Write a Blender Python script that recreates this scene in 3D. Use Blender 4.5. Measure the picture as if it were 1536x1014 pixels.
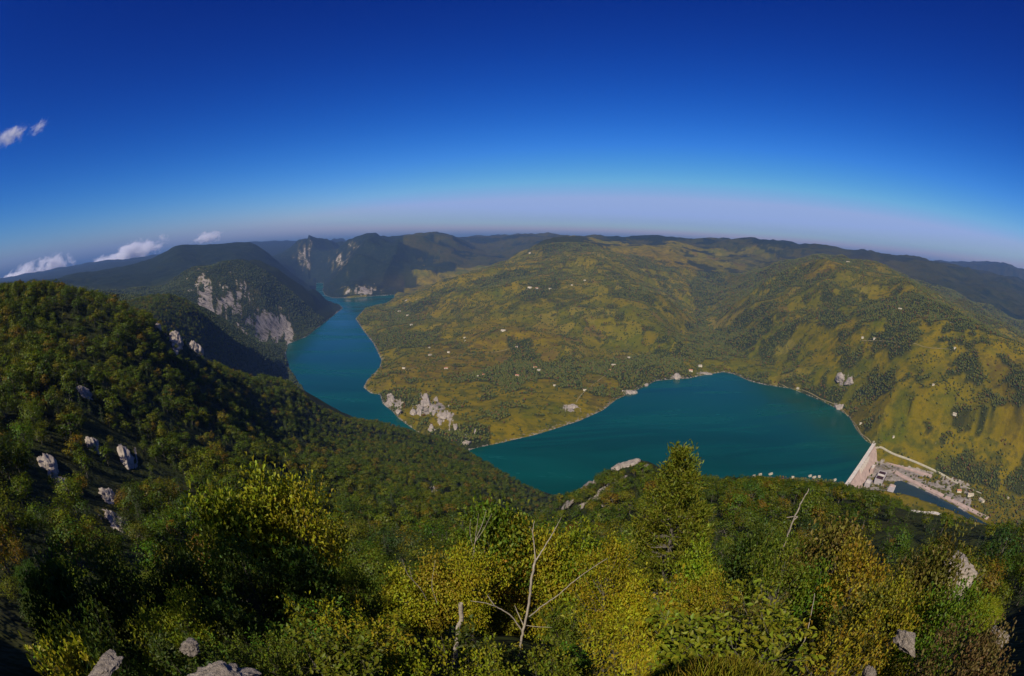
import bpy, bmesh, math, random
import numpy as np
from mathutils import Vector

# ------------------------------------------------------------------ scene, camera, sky, sun
for _o in list(bpy.data.objects):
    bpy.data.objects.remove(_o)
scene = bpy.context.scene
COL = scene.collection
WATER = -775.0            # lake surface, metres below the viewpoint (camera at the origin)
TAIL = -833.0             # river below the dam
FPX, PITCH = 780.0, 2 * math.asin(155 / 1560)   # fisheye focal length in photo pixels, tilt down

cam_d = bpy.data.cameras.new("camera")
cam = bpy.data.objects.new("camera", cam_d)
COL.objects.link(cam)
cam_d.type = 'PANO'
cam_d.sensor_width = 36.0
cam_d.clip_start = 0.05
cam_d.clip_end = 200000
_c = cam_d.cycles if hasattr(cam_d, "cycles") and hasattr(cam_d.cycles, "panorama_type") else cam_d
_c.panorama_type = 'FISHEYE_EQUISOLID'
_c.fisheye_lens = 36.0 * FPX / 1536.0
_c.fisheye_fov = math.radians(180)
cam.rotation_euler = (math.pi / 2 - PITCH, 0, 0)
scene.camera = cam

SUN_AZ, SUN_EL = math.radians(201), math.radians(46)
world = bpy.data.worlds.new("World")
scene.world = world
world.use_nodes = True
wn = world.node_tree
wn.nodes.clear()
w_out = wn.nodes.new('ShaderNodeOutputWorld')
w_bg = wn.nodes.new('ShaderNodeBackground')
w_sky = wn.nodes.new('ShaderNodeTexSky')
w_sky.sky_type = 'NISHITA'
w_sky.sun_disc = False
w_sky.sun_elevation = SUN_EL
w_sky.sun_rotation = SUN_AZ
w_sky.altitude = 1000
w_sky.air_density = 1.0
w_sky.dust_density = 2.0
w_sky.ozone_density = 4.0
w_sep = wn.nodes.new('ShaderNodeSeparateColor')
w_com = wn.nodes.new('ShaderNodeCombineColor')
wn.links.new(w_sky.outputs[0], w_sep.inputs[0])
for _i, (_g, _k, _m) in enumerate(((4.0, 165.0, 0.205), (2.45, 10.6, 0.262), (1.6, 4.2, 0.318))):      # deep polarised blue
    _a = wn.nodes.new('ShaderNodeMath'); _a.operation = 'MULTIPLY'; _a.inputs[1].default_value = 0.05
    _e = wn.nodes.new('ShaderNodeMath'); _e.operation = 'MINIMUM'; _e.inputs[1].default_value = _m
    _b = wn.nodes.new('ShaderNodeMath'); _b.operation = 'POWER'; _b.inputs[1].default_value = _g
    _d = wn.nodes.new('ShaderNodeMath'); _d.operation = 'MULTIPLY'; _d.inputs[1].default_value = _k / 0.05
    wn.links.new(w_sep.outputs[_i], _a.inputs[0]); wn.links.new(_a.outputs[0], _e.inputs[0]); wn.links.new(_e.outputs[0], _b.inputs[0])
    wn.links.new(_b.outputs[0], _d.inputs[0]); wn.links.new(_d.outputs[0], w_com.inputs[_i])
w_bg.inputs['Strength'].default_value = 0.05
wn.links.new(w_com.outputs[0], w_bg.inputs['Color'])
wn.links.new(w_bg.outputs[0], w_out.inputs['Surface'])

sun_d = bpy.data.lights.new("sun", 'SUN')
sun_d.energy = 5.0
sun_d.angle = math.radians(0.5)
sun_d.color = (1.0, 0.93, 0.80)
sun = bpy.data.objects.new("sun", sun_d)
COL.objects.link(sun)
sun.rotation_euler = Vector((math.sin(SUN_AZ) * math.cos(SUN_EL), math.cos(SUN_AZ) * math.cos(SUN_EL),
                             math.sin(SUN_EL))).to_track_quat('Z', 'Y').to_euler()

scene.view_settings.view_transform = 'Standard'
scene.view_settings.look = 'None'
scene.view_settings.exposure = 0.10
scene.view_settings.gamma = 1.0
scene.view_settings.use_curve_mapping = False
scene.render.engine = 'CYCLES'
scene.cycles.use_denoising = True
scene.cycles.max_bounces = 5
scene.cycles.diffuse_bounces = 2
scene.cycles.transmission_bounces = 3
scene.cycles.transparent_max_bounces = 6
scene.cycles.volume_bounces = 3
scene.cycles.sample_clamp_indirect = 4.0

rng = np.random.default_rng(7)
random.seed(7)


# ------------------------------------------------------------------ pixel <-> direction
def ray(px, py):
    px = np.asarray(px, float); py = np.asarray(py, float)
    u = px - 768; v = 507 - py
    r = np.hypot(u, v) + 1e-9
    th = 2 * np.arcsin(r / (2 * FPX))
    cx, cy, cf = np.sin(th) * u / r, np.sin(th) * v / r, np.cos(th)
    return cx, cf * math.cos(PITCH) + cy * math.sin(PITCH), -cf * math.sin(PITCH) + cy * math.cos(PITCH)


def azel(px, py):
    x, y, z = ray(px, py)
    return np.arctan2(x, y), z / np.hypot(x, y)


def onz(px, py, Z):
    x, y, z = ray(px, py)
    t = Z / z
    return x * t, y * t


def project(x, y, z):
    cf = y * math.cos(PITCH) - z * math.sin(PITCH)
    cy = y * math.sin(PITCH) + z * math.cos(PITCH)
    d = np.sqrt(x * x + y * y + z * z) + 1e-9
    th = np.arccos(np.clip(cf / d, -1, 1))
    rr = 2 * FPX * np.sin(th / 2)
    h = np.hypot(x, cy) + 1e-9
    return 768 + rr * x / h, 507 - rr * cy / h


# ------------------------------------------------------------------ numpy noise
def _hash(i, j, k, seed):
    with np.errstate(over='ignore'):
        n = (i.astype(np.int64) * 374761393 + j.astype(np.int64) * 668265263 + k * 2147483647 + seed * 1274126177)
        n = (n ^ (n >> 13)) * 1274126177
        n = n ^ (n >> 16)
    return (n & 0xFFFFFF).astype(np.float64) / float(0xFFFFFF)


def vnoise(x, y, seed=0):
    xi, yi = np.floor(x), np.floor(y)
    fx, fy = x - xi, y - yi
    xi, yi = xi.astype(np.int64), yi.astype(np.int64)
    fx = fx * fx * fx * (fx * (fx * 6 - 15) + 10)
    fy = fy * fy * fy * (fy * (fy * 6 - 15) + 10)
    a, b = _hash(xi, yi, 0, seed), _hash(xi + 1, yi, 0, seed)
    c, d = _hash(xi, yi + 1, 0, seed), _hash(xi + 1, yi + 1, 0, seed)
    return ((a * (1 - fx) + b * fx) * (1 - fy) + (c * (1 - fx) + d * fx) * fy) * 2 - 1


def fbm(x, y, L, octv=4, seed=0, gain=0.5):
    s = 0; a = 1; n = 0
    for o in range(octv):
        ang = 0.6 * o + seed
        ca, sa = math.cos(ang), math.sin(ang)
        s = s + a * vnoise((x * ca - y * sa) / L + 17.3 * o, (x * sa + y * ca) / L - 9.1 * o, seed * 31 + o)
        n += a; a *= gain; L *= 0.5
    return s / n


def vnoise3(p, seed=0):
    i = np.floor(p).astype(np.int64); f = p - i
    f = f * f * (3 - 2 * f)
    out = 0
    for dx in (0, 1):
        for dy in (0, 1):
            for dz in (0, 1):
                w = (f[:, 0] if dx else 1 - f[:, 0]) * (f[:, 1] if dy else 1 - f[:, 1]) * (f[:, 2] if dz else 1 - f[:, 2])
                out = out + w * _hash(i[:, 0] + dx, i[:, 1] + dy, i[:, 2] + dz, seed)
    return out * 2 - 1


def sstep(a, b, x):
    t = np.clip((x - a) / (b - a), 0, 1)
    return t * t * (3 - 2 * t)


# ------------------------------------------------------------------ object helpers
def link(o, parent=None):
    COL.objects.link(o)
    if parent is not None:
        o.parent = parent
    return o


def tag(o, label=None, cat=None, group=None, kind=None):
    if label: o["label"] = label
    if cat: o["category"] = cat
    if group: o["group"] = group
    if kind: o["kind"] = kind
    return o


def mesh_from(name, verts, faces, mats=(), smooth=False):
    """faces: int array (n,3) or (n,4)"""
    me = bpy.data.meshes.new(name)
    verts = np.asarray(verts, np.float32)
    faces = np.asarray(faces, np.int32)
    k = faces.shape[1]
    me.vertices.add(len(verts)); me.vertices.foreach_set('co', verts.ravel())
    me.loops.add(faces.size); me.loops.foreach_set('vertex_index', faces.ravel())
    me.polygons.add(len(faces))
    me.polygons.foreach_set('loop_start', np.arange(0, faces.size, k, dtype=np.int32))
    try:
        me.polygons.foreach_set('loop_total', np.full(len(faces), k, np.int32))
    except Exception:
        pass
    if smooth:
        me.polygons.foreach_set('use_smooth', np.ones(len(faces), bool))
    me.update(calc_edges=True)
    for m in mats:
        me.materials.append(m)
    return me


def obj(name, me, parent=None, loc=(0, 0, 0)):
    o = bpy.data.objects.new(name, me)
    o.location = loc
    return link(o, parent)


def empty(name, loc=(0, 0, 0), rz=0.0):
    o = bpy.data.objects.new(name, None)
    o.location = loc
    o.rotation_euler = (0, 0, rz)
    o.empty_display_size = 0.5
    return link(o)


class MB:
    """collects boxes / tubes / quads"""
    def __init__(self): self.v = []; self.f = []

    def prism(self, base, top):
        n = len(base); o = len(self.v)
        self.v += [tuple(p) for p in base] + [tuple(p) for p in top]
        for i in range(n):
            j = (i + 1) % n
            self.f.append((o + i, o + j, o + n + j, o + n + i))
        self.f.append(tuple(range(o + n, o + 2 * n)))
        self.f.append(tuple(range(o + n - 1, o - 1, -1)))
        return self

    def box(self, x0, x1, y0, y1, z0, z1):
        b = [(x0, y0), (x1, y0), (x1, y1), (x0, y1)]
        return self.prism([(*p, z0) for p in b], [(*p, z1) for p in b])

    def build(self, name, mat, parent=None, smooth=False):
        me = bpy.data.meshes.new(name)
        me.from_pydata(self.v, [], self.f)
        me.materials.append(mat)
        if smooth:
            me.polygons.foreach_set('use_smooth', np.ones(len(me.polygons), bool))
        me.update()
        return obj(name, me, parent)


# ------------------------------------------------------------------ materials
def new_mat(name):
    m = bpy.data.materials.new(name)
    m.use_nodes = True
    m.node_tree.nodes.clear()
    return m, m.node_tree.nodes, m.node_tree.links


class N:
    """small node-writing helper"""
    def __init__(self, m): self.n = m.node_tree.nodes; self.l = m.node_tree.links

    def node(self, t, **kw):
        nd = self.n.new(t)
        for k, v in kw.items():
            if hasattr(nd, k): setattr(nd, k, v)
        return nd

    def set(self, sock, v):
        if hasattr(v, 'is_output') or isinstance(v, bpy.types.NodeSocket): self.l.new(v, sock)
        else: sock.default_value = v

    def noise(self, vec, scale, detail=4, rough=0.55, dist=0.0, col=False):
        nd = self.n.new('ShaderNodeTexNoise')
        self.l.new(vec, nd.inputs['Vector'])
        nd.inputs['Scale'].default_value = scale
        nd.inputs['Detail'].default_value = detail
        nd.inputs['Roughness'].default_value = rough
        nd.inputs['Distortion'].default_value = dist
        return nd.outputs['Color' if col else 'Fac']

    def ramp(self, fac, stops):
        nd = self.n.new('ShaderNodeValToRGB')
        self.l.new(fac, nd.inputs['Fac'])
        e = nd.color_ramp.elements
        while len(e) < len(stops): e.new(0.5)
        for s, (p, c) in zip(e, stops):
            s.position = p; s.color = (*c, 1) if len(c) == 3 else c
        return nd.outputs['Color']

    def mix(self, fac, a, b, mode='MIX'):
        nd = self.n.new('ShaderNodeMix')
        nd.data_type = 'RGBA'; nd.blend_type = mode
        self.set(nd.inputs['Factor'], fac)
        self.set(nd.inputs['A'], a if not isinstance(a, tuple) else (*a, 1)) if False else None
        for key, v in (('A', a), ('B', b)):
            s = [q for q in nd.inputs if q.name == key and q.type == 'RGBA'][0]
            if isinstance(v, tuple): s.default_value = (*v, 1) if len(v) == 3 else v
            else: self.l.new(v, s)
        return [q for q in nd.outputs if q.type == 'RGBA'][0]

    def math(self, op, a, b=None, c=None, clamp=False):
        nd = self.n.new('ShaderNodeMath'); nd.operation = op; nd.use_clamp = clamp
        for i, v in enumerate((a, b, c)):
            if v is not None: self.set(nd.inputs[i], v)
        return nd.outputs[0]

    def mapr(self, v, a, b, c=0.0, d=1.0):
        nd = self.n.new('ShaderNodeMapRange')
        self.l.new(v, nd.inputs['Value'])
        for k, q in zip(('From Min', 'From Max', 'To Min', 'To Max'), (a, b, c, d)):
            nd.inputs[k].default_value = q
        return nd.outputs['Result']

    def out(self, shader=None, volume=None, disp=None):
        o = self.n.new('ShaderNodeOutputMaterial')
        if shader is not None: self.l.new(shader, o.inputs['Surface'])
        if volume is not None: self.l.new(volume, o.inputs['Volume'])


def principled(N_, col, rough=0.9, spec=0.2, normal=None):
    b = N_.n.new('ShaderNodeBsdfPrincipled')
    N_.set(b.inputs['Base Color'], (*col, 1) if isinstance(col, tuple) else col)
    N_.set(b.inputs['Roughness'], rough)
    if 'Specular IOR Level' in b.inputs: b.inputs['Specular IOR Level'].default_value = spec
    if normal is not None: N_.l.new(normal, b.inputs['Normal'])
    return b


def bump(N_, h, strength, dist):
    b = N_.n.new('ShaderNodeBump')
    N_.l.new(h, b.inputs['Height'])
    b.inputs['Strength'].default_value = strength
    b.inputs['Distance'].default_value = dist
    return b.outputs['Normal']


def simple_mat(name, col, var=0.25, scale=0.2, rough=0.9, bdist=0.0):
    m, _, _ = new_mat(name); q = N(m)
    tc = q.node('ShaderNodeNewGeometry').outputs['Position']
    n = q.noise(tc, scale, 5, 0.6)
    lo = tuple(c * (1 - var) for c in col); hi = tuple(min(1, c * (1 + var)) for c in col)
    c = q.ramp(n, [(0.3, lo), (0.7, hi)])
    nrm = bump(q, n, 0.5, bdist) if bdist else None
    q.out(principled(q, c, rough, 0.2, nrm).outputs[0])
    return m


def leaf_mat(name, stops, use_random=True, trans=0.35, darkmix=0.0):
    """leaf colour from a ramp over the instance's random value, or from the object's own colour"""
    m, _, _ = new_mat(name); q = N(m)
    oi = q.node('ShaderNodeObjectInfo')
    geo = q.node('ShaderNodeNewGeometry')
    if use_random:
        base = q.ramp(oi.outputs['Random'], stops)
    else:
        base = oi.outputs['Color']
    isl = geo.outputs['Random Per Island']
    hs = q.node('ShaderNodeHueSaturation')
    q.l.new(base, hs.inputs['Color'])
    q.l.new(q.mapr(isl, 0, 1, 0.68, 1.32), hs.inputs['Value'])
    hue = q.noise(geo.outputs['Position'], 1.6, 2)
    q.l.new(q.mapr(q.math('ADD', q.math('MULTIPLY', hue, 0.6), q.math('MULTIPLY', q.math('FRACT', q.math('MULTIPLY', isl, 7.13)), 0.4)), 0.3, 0.7, 0.465, 0.535), hs.inputs['Hue'])
    col = hs.outputs['Color']
    d = q.node('ShaderNodeBsdfDiffuse'); q.l.new(col, d.inputs['Color'])
    t = q.node('ShaderNodeBsdfTranslucent')
    q.l.new(q.mix(0.5, col, (0.22, 0.24, 0.01)), t.inputs['Color'])
    g = q.node('ShaderNodeBsdfGlossy'); g.inputs['Roughness'].default_value = 0.45
    g.inputs['Color'].default_value = (0.7, 0.72, 0.7, 1)
    mx = q.node('ShaderNodeMixShader'); mx.inputs[0].default_value = trans
    q.l.new(d.outputs[0], mx.inputs[1]); q.l.new(t.outputs[0], mx.inputs[2])
    m2 = q.node('ShaderNodeMixShader'); m2.inputs[0].default_value = 0.012
    q.l.new(mx.outputs[0], m2.inputs[1]); q.l.new(g.outputs[0], m2.inputs[2])
    q.out(m2.outputs[0])
    return m


M = {}
# ------------------------------------------------------------------ terrain: heights from distances
LAKE_PX = [(474, 424), (486, 424), (484, 436), (488, 443), (500, 447), (530, 447), (560, 444), (592, 442),
           (592, 447), (575, 457), (548, 462), (533, 478), (545, 496), (560, 515), (572, 540), (569, 552), (550, 571),
           (545, 581), (556, 590), (570, 592), (574, 606), (590, 618), (600, 629), (640, 657), (680, 673), (700, 677),
           (712, 672), (760, 662), (800, 653), (840, 641), (870, 631), (905, 615), (925, 599), (945, 590), (962, 582),
           (985, 571), (1010, 569), (1030, 568), (1060, 562), (1085, 558), (1100, 561), (1125, 572), (1150, 578),
           (1185, 582), (1200, 588), (1230, 600), (1260, 615), (1275, 626), (1285, 645), (1298, 660), (1310, 668),
           (1272, 725), (1250, 722), (1200, 718), (1140, 714), (1100, 722), (1060, 735), (1000, 750), (940, 760),
           (870, 766), (822, 756), (790, 741), (755, 720), (715, 694), (680, 690), (640, 680), (600, 657), (560, 642),
           (520, 633), (490, 617), (465, 597), (446, 571), (434, 552), (428, 532), (432, 516), (460, 505), (490, 481),
           (515, 462), (508, 456), (490, 452), (478, 446), (474, 436)]
_lx, _ly = onz([p[0] for p in LAKE_PX], [p[1] for p in LAKE_PX], WATER)
LAKE = np.stack([_lx, _ly], 1)
I_DAMA, I_DAMB = LAKE_PX.index((1310, 668)), LAKE_PX.index((1272, 725))
DAM_A, DAM_B = LAKE[I_DAMA], LAKE[I_DAMB]
TAIL_PX = [(1334, 740), (1343, 722), (1352, 721), (1400, 742), (1440, 763), (1472, 781), (1520, 806), (1500, 840),
           (1440, 815), (1410, 800), (1370, 785), (1340, 765)]
_tx, _ty = onz([p[0] for p in TAIL_PX], [p[1] for p in TAIL_PX], TAIL)
TAILP = np.stack([_tx, _ty], 1)


def poly_sd(px, py, poly):
    """signed distance to a polygon, positive outside"""
    d2 = np.full(px.shape, 1e18); ins = np.zeros(px.shape, bool)
    n = len(poly)
    for i in range(n):
        ax, ay = poly[i]; bx, by = poly[(i + 1) % n]
        ex, ey = bx - ax, by - ay
        t = np.clip(((px - ax) * ex + (py - ay) * ey) / (ex * ex + ey * ey + 1e-9), 0, 1)
        d2 = np.minimum(d2, (px - ax - t * ex) ** 2 + (py - ay - t * ey) ** 2)
        c = ((ay > py) != (by > py))
        if abs(ey) > 1e-9:
            ins ^= c & (px < (by * 0 + (bx - ax) * (py - ay) / ey + ax))
    d = np.sqrt(d2)
    return np.where(ins, -d, d)


CP = []            # (azimuth, ln r, tan elevation)


def cpx(lst, canopy=0.0, back=None):
    for px, py, r in lst:
        a, e = azel(px, py)
        e = float(e) - canopy / r
        CP.append((float(a), math.log(r), e))
        if back:
            for k, de in back:
                CP.append((float(a), math.log(r * k), e + de))


def cz(lst):
    for adeg, r, z in lst:
        CP.append((math.radians(adeg), math.log(r), z / r))


for adeg in range(-75, 76, 15):
    _k = math.exp(-(adeg / 26.0) ** 2)                       # the ledge ends soonest straight ahead
    if adeg > 22: _k = 0.0
    cz([(adeg, 0.8, -1.62), (adeg, 1.5, -1.80 - 0.8 * _k), (adeg, 2.6, -2.75 - 1.2 * _k), (adeg, 4.0, -4.45 - 1.0 * _k), (adeg, 7.0, -7.3 - 0.5 * _k), (adeg, 10.5, -10.3)])
for adeg in (-165, -135, -105, 105, 135, 165, 180):
    cz([(adeg, 0.8, -1.6), (adeg, 3, -1.5), (adeg, 12, -1.0), (adeg, 60, 4), (adeg, 400, 20), (adeg, 3000, 90), (adeg, 9000, 90),
        (adeg, 18000, -60)])
cz([(-90, 5, -2.8), (90, 5, -2.8), (-90, 30, -8), (90, 30, -10), (-90, 200, -20), (90, 200, -60),
    (-90, 1500, 40), (90, 1500, -250), (-90, 6000, 100), (90, 6000, -100)])
# near slope, left to right
cpx([(0, 500, 420), (0, 600, 260), (0, 700, 130), (0, 800, 55), (0, 900, 22),
     (100, 500, 430), (100, 600, 280), (100, 700, 170), (100, 800, 70), (100, 900, 25),
     (200, 520, 480), (200, 600, 360), (200, 700, 220), (200, 800, 90), (200, 900, 28),
     (300, 600, 520), (300, 700, 280), (300, 800, 110), (300, 900, 28),
     (400, 620, 800), (400, 700, 420), (400, 800, 140), (400, 900, 30),
     (500, 660, 1050), (500, 720, 520), (500, 800, 170), (500, 890, 32),
     (600, 680, 1100), (600, 740, 520), (600, 800, 220), (600, 870, 48),
     (700, 720, 950), (700, 770, 450), (700, 830, 110), (700, 900, 22),
     (768, 760, 750), (768, 800, 300), (768, 850, 60), (768, 920, 16),
     (880, 800, 250), (900, 850, 70), (900, 920, 16), (1000, 810, 140), (1000, 860, 48),
     (1100, 800, 110), (1100, 870, 30), (1200, 800, 120), (1200, 870, 40), (1300, 830, 80), (1300, 900, 22),
     (1400, 850, 70), (1400, 910, 18), (1500, 860, 60), (1500, 930, 13)], canopy=3.4)
# crest of the near slope against the lake and against the far valley
cpx([(0, 432, 620), (50, 427, 640), (100, 429, 660), (150, 441, 690), (200, 464, 730), (240, 490, 770),
     (280, 515, 830), (315, 545, 920), (360, 562, 1100), (400, 580, 1350)], canopy=6,
    back=((1.35, -0.11), (1.8, -0.14)))
cpx([(440, 600, 1600), (480, 619, 1750), (530, 631, 1800), (600, 635, 1720), (640, 647, 1620), (680, 667, 1480),
     (715, 682, 1400), (760, 716, 1270), (800, 741, 1200), (822, 752, 1170)], canopy=5)
# spur with pale rocks and the wooded rim on the right
cpx([(945, 697, 520), (910, 714, 480), (870, 738, 430), (835, 762, 390), (975, 703, 500), (1020, 728, 430)], canopy=4,
    back=((1.3, -0.10), (1.9, -0.12), (2.6, -0.09)))
cpx([(1070, 745, 400), (1100, 743, 380), (1150, 740, 340), (1200, 740, 300), (1260, 743, 270), (1320, 757, 240),
     (1360, 772, 230), (1420, 791, 220), (1500, 803, 210), (1536, 806, 210)], canopy=6,
    back=((1.35, -0.10), (2.2, -0.13), (3.6, -0.11)))
# second wooded slope on the left, below the cliffed mountain
cpx([(235, 472, 1900), (300, 487, 2150), (360, 508, 2500), (400, 532, 2800), (424, 560, 3000),
     (240, 461, 2300), (300, 473, 2600), (360, 497, 3000), (415, 519, 3600), (300, 490, 3250), (360, 513, 3500),
     (190, 470, 2200), (120, 470, 2300), (0, 470, 2300)])
# cliffed mountain
cpx([(290, 452, 3900), (350, 482, 3800), (400, 506, 3900), (424, 516, 3990), (330, 420, 4400), (400, 450, 4450),
     (450, 472, 4700), (480, 472, 5050), (255, 427, 4700), (290, 403, 4800), (330, 396, 4850), (380, 398, 4950),
     (420, 413, 5200), (450, 432, 5500), (480, 451, 5800), (506, 461, 6000), (330, 407, 5700), (420, 427, 6100),
     (250, 440, 4100)])
# dark blue mountain on the left
cpx([(60, 430, 6000), (110, 415, 6500), (150, 406, 6900), (200, 396, 7200), (245, 382, 7600), (265, 368, 7800),
     (320, 365, 8000), (375, 366, 8000), (400, 381, 7900), (430, 406, 7800), (465, 431, 7600), (200, 412, 6300),
     (300, 388, 7000), (380, 388, 7200), (110, 428, 5800), (0, 440, 6000)], )
cpx([(200, 402, 9000), (300, 382, 9800), (380, 382, 9800), (440, 415, 9000), (100, 420, 8500), (0, 424, 9000)])
# canyon mountains
cpx([(400, 374, 14500), (425, 374, 14500), (436, 384, 12500), (447, 362, 11500), (470, 361, 11500), (520, 363, 11500),
     (456, 400, 10200), (462, 425, 9400), (500, 385, 10400), (540, 356, 9600), (570, 358, 9800), (600, 353, 10000),
     (640, 353, 10000), (680, 358, 10500), (540, 380, 8700), (520, 410, 7950), (560, 410, 7850), (600, 400, 8200),
     (560, 437, 7050), (505, 440, 7250), (650, 390, 8600), (620, 427, 7300), (470, 368, 13500), (540, 364, 12500),
     (620, 360, 12500), (700, 357, 12800), (760, 355, 13000), (820, 354, 12500), (845, 354, 12000), (700, 371, 10500),
     (780, 366, 11000), (300, 376, 14500), (150, 398, 14500), (0, 424, 14500)])
# central hill
cpx([(600, 448, 6300), (640, 433, 6300), (690, 416, 6200), (740, 398, 6300), (790, 379, 6800), (830, 363, 7600),
     (860, 354, 8200), (690, 425, 7100), (740, 407, 7400), (790, 388, 8200),
     (850, 400, 5300), (850, 450, 4350), (750, 500, 3500), (850, 500, 3550), (650, 560, 2800), (650, 620, 2300),
     (750, 620, 2260), (850, 560, 2900), (950, 500, 3550), (950, 550, 3050), (1000, 450, 4400), (900, 380, 6100),
     (1020, 500, 3600), (580, 500, 4250), (620, 470, 5000), (700, 450, 4700), (600, 540, 3200), (800, 420, 4900),
     (700, 640, 2080), (590, 590, 2560)])
# skyline and plateau on the right
cpx([(900, 352, 9000), (960, 355, 9500), (1000, 357, 9500), (1060, 359, 9500), (1130, 359, 9500), (1170, 361, 9500),
     (1210, 369, 9800), (1300, 379, 10000), (1380, 386, 10000), (1420, 392, 10000), (1480, 404, 10500), (1536, 421, 11000)],
    back=((1.25, -0.015),))
cpx([(1500, 400, 15500), (1536, 408, 15500), (900, 375, 7000), (950, 370, 7800), (1000, 385, 7000),
     (1060, 385, 7600), (1120, 376, 8300), (1200, 384, 8000)])
cpx([(1070, 545, 3250), (1058, 515, 3750), (1046, 475, 4700), (1068, 432, 6000), (1110, 397, 7400)])
# right hill
cpx([(1250, 407, 4300), (1210, 414, 4300), (1160, 433, 4350), (1120, 453, 4300), (1290, 419, 4050), (1340, 440, 3600),
     (1380, 456, 3300), (1430, 491, 3000), (1480, 521, 2800), (1536, 561, 2600),
     (1110, 500, 3700), (1150, 500, 3550), (1130, 550, 3180), (1200, 470, 3650), (1250, 500, 3200), (1250, 560, 2800),
     (1300, 600, 2430), (1350, 550, 2650), (1350, 630, 2280), (1400, 600, 2400), (1400, 660, 2200), (1450, 680, 2130),
     (1536, 650, 2250), (1536, 720, 2000), (1500, 740, 1990),
     (1300, 402, 6000), (1380, 428, 5600), (1450, 470, 4600), (1536, 530, 3900), (1450, 420, 7800), (1536, 455, 7500)])
for adeg in range(-80, 81, 20):
    cz([(adeg, 17500, -60)])

_cp = np.array(CP)
KA = 3.0


def _tps_fit(pts, val, lam=2e-4):
    n = len(pts)
    d = np.sqrt(((pts[:, None] - pts[None]) ** 2).sum(-1))
    K = np.where(d > 0, d * d * np.log(d + 1e-12), 0) + lam * np.eye(n)
    Pm = np.c_[np.ones(n), pts]
    A = np.zeros((n + 3, n + 3))
    A[:n, :n] = K; A[:n, n:] = Pm; A[n:, :n] = Pm.T
    return np.linalg.solve(A, np.r_[val, 0, 0, 0])


_pts = np.c_[_cp[:, 0] * KA, _cp[:, 1]]
_w = _tps_fit(_pts, _cp[:, 2])


def tps(a, lr):
    out = np.empty(a.shape)
    af, lf, of = a.ravel() * KA, lr.ravel(), out.ravel()
    for s in range(0, len(af), 40000):
        q0, q1 = af[s:s + 40000, None], lf[s:s + 40000, None]
        d2 = (q0 - _pts[None, :, 0]) ** 2 + (q1 - _pts[None, :, 1]) ** 2
        of[s:s + 40000] = (0.5 * d2 * np.log(d2 + 1e-12)) @ _w[:-3] + _w[-3] + _w[-2] * q0[:, 0] + _w[-1] * q1[:, 0]
    return of.reshape(a.shape)


# polar grid
def _rows():
    r = [0.5]
    while r[-1] < 18000:
        x = r[-1]
        k = 1.03 if x < 60 else 1.014 if x < 1000 else 1.0062 if x < 8500 else 1.010 if x < 13000 else 1.03
        r.append(x * k)
    return np.array(r)


RR = _rows()
AZ = np.radians(np.r_[np.arange(-180, -84, 4.0), np.arange(-84, -70, 0.7), np.arange(-70, 70, 0.155),
                      np.arange(70, 84, 0.7), np.arange(84, 180, 4.0)])
NR, NA = len(RR), len(AZ)
GA, GR = np.meshgrid(AZ, RR)          # rows r, columns azimuth
GX, GY = GR * np.sin(GA), GR * np.cos(GA)
GE = tps(GA, np.log(GR))
GZ = GE * GR
# relief: ridges and gullies whose size grows with distance
_w_lake = poly_sd(GX, GY, LAKE)
_w_tail = poly_sd(GX, GY, TAILP)
_du = (DAM_A - DAM_B) / np.linalg.norm(DAM_A - DAM_B)
_dv = np.array([_du[1], -_du[0]])                       # downstream
DAM_M = (DAM_A + DAM_B) / 2
_s = (GX - DAM_M[0]) * _du[0] + (GY - DAM_M[1]) * _du[1]
_t = (GX - DAM_M[0]) * _dv[0] + (GY - DAM_M[1]) * _dv[1]
_far = sstep(-120, 60, -_t) + sstep(150, 500, np.abs(_s))
_calm = np.clip(sstep(0, 260, _w_lake), 0.12, 1) * np.clip(_far, 0.08, 1)
for L, A, sd in ((1400, 0.050, 1), (620, 0.125, 2), (290, 0.140, 3), (130, 0.10, 4), (60, 0.055, 5), (26, 0.05, 6), (11, 0.05, 7),
                 (4, 0.06, 8), (1.5, 0.07, 9)):
    wgt = sstep(0.9, 3.5, GR / L) * (1 - sstep(250, 700, GR / L)) * (1 if L < 200 else _calm)
    if L > 200: wgt = wgt * sstep(700, 2400, GR)
    if L > 50: wgt = wgt * np.clip(_calm, 0.3, 1)
    n = vnoise(GX / L + 5.7, GY / L - 3.1, sd)
    n2 = vnoise(GX / L * 0.83 + 40, GY / L * 0.83 + 11, sd + 50)
    rdg = 1 - 2 * np.abs(n2)
    if L > 200: wgt = wgt * (1 + 0.9 * sstep(5500, 8000, GR) * (GA < math.radians(-8)) * (GA > math.radians(-22.5)) - 0.6 * sstep(5500, 6500, GR) * (GA < math.radians(-22.5)))
    GZ = GZ + wgt * A * L * (0.55 * n + 0.45 * rdg - 0.12)
# lake basin
_sub = GZ.copy()
_lo = WATER + 0.6 + 0.22 * np.clip(_w_lake, 0, 160)
_hi = WATER + 2.0 + 0.95 * _w_lake
_land = np.clip(GZ, _lo, np.maximum(_hi, _lo + 0.1))
GZ = np.where(_w_lake < 0, WATER - np.clip(-_w_lake * 0.5, 0.5, 40), _land)
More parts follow.
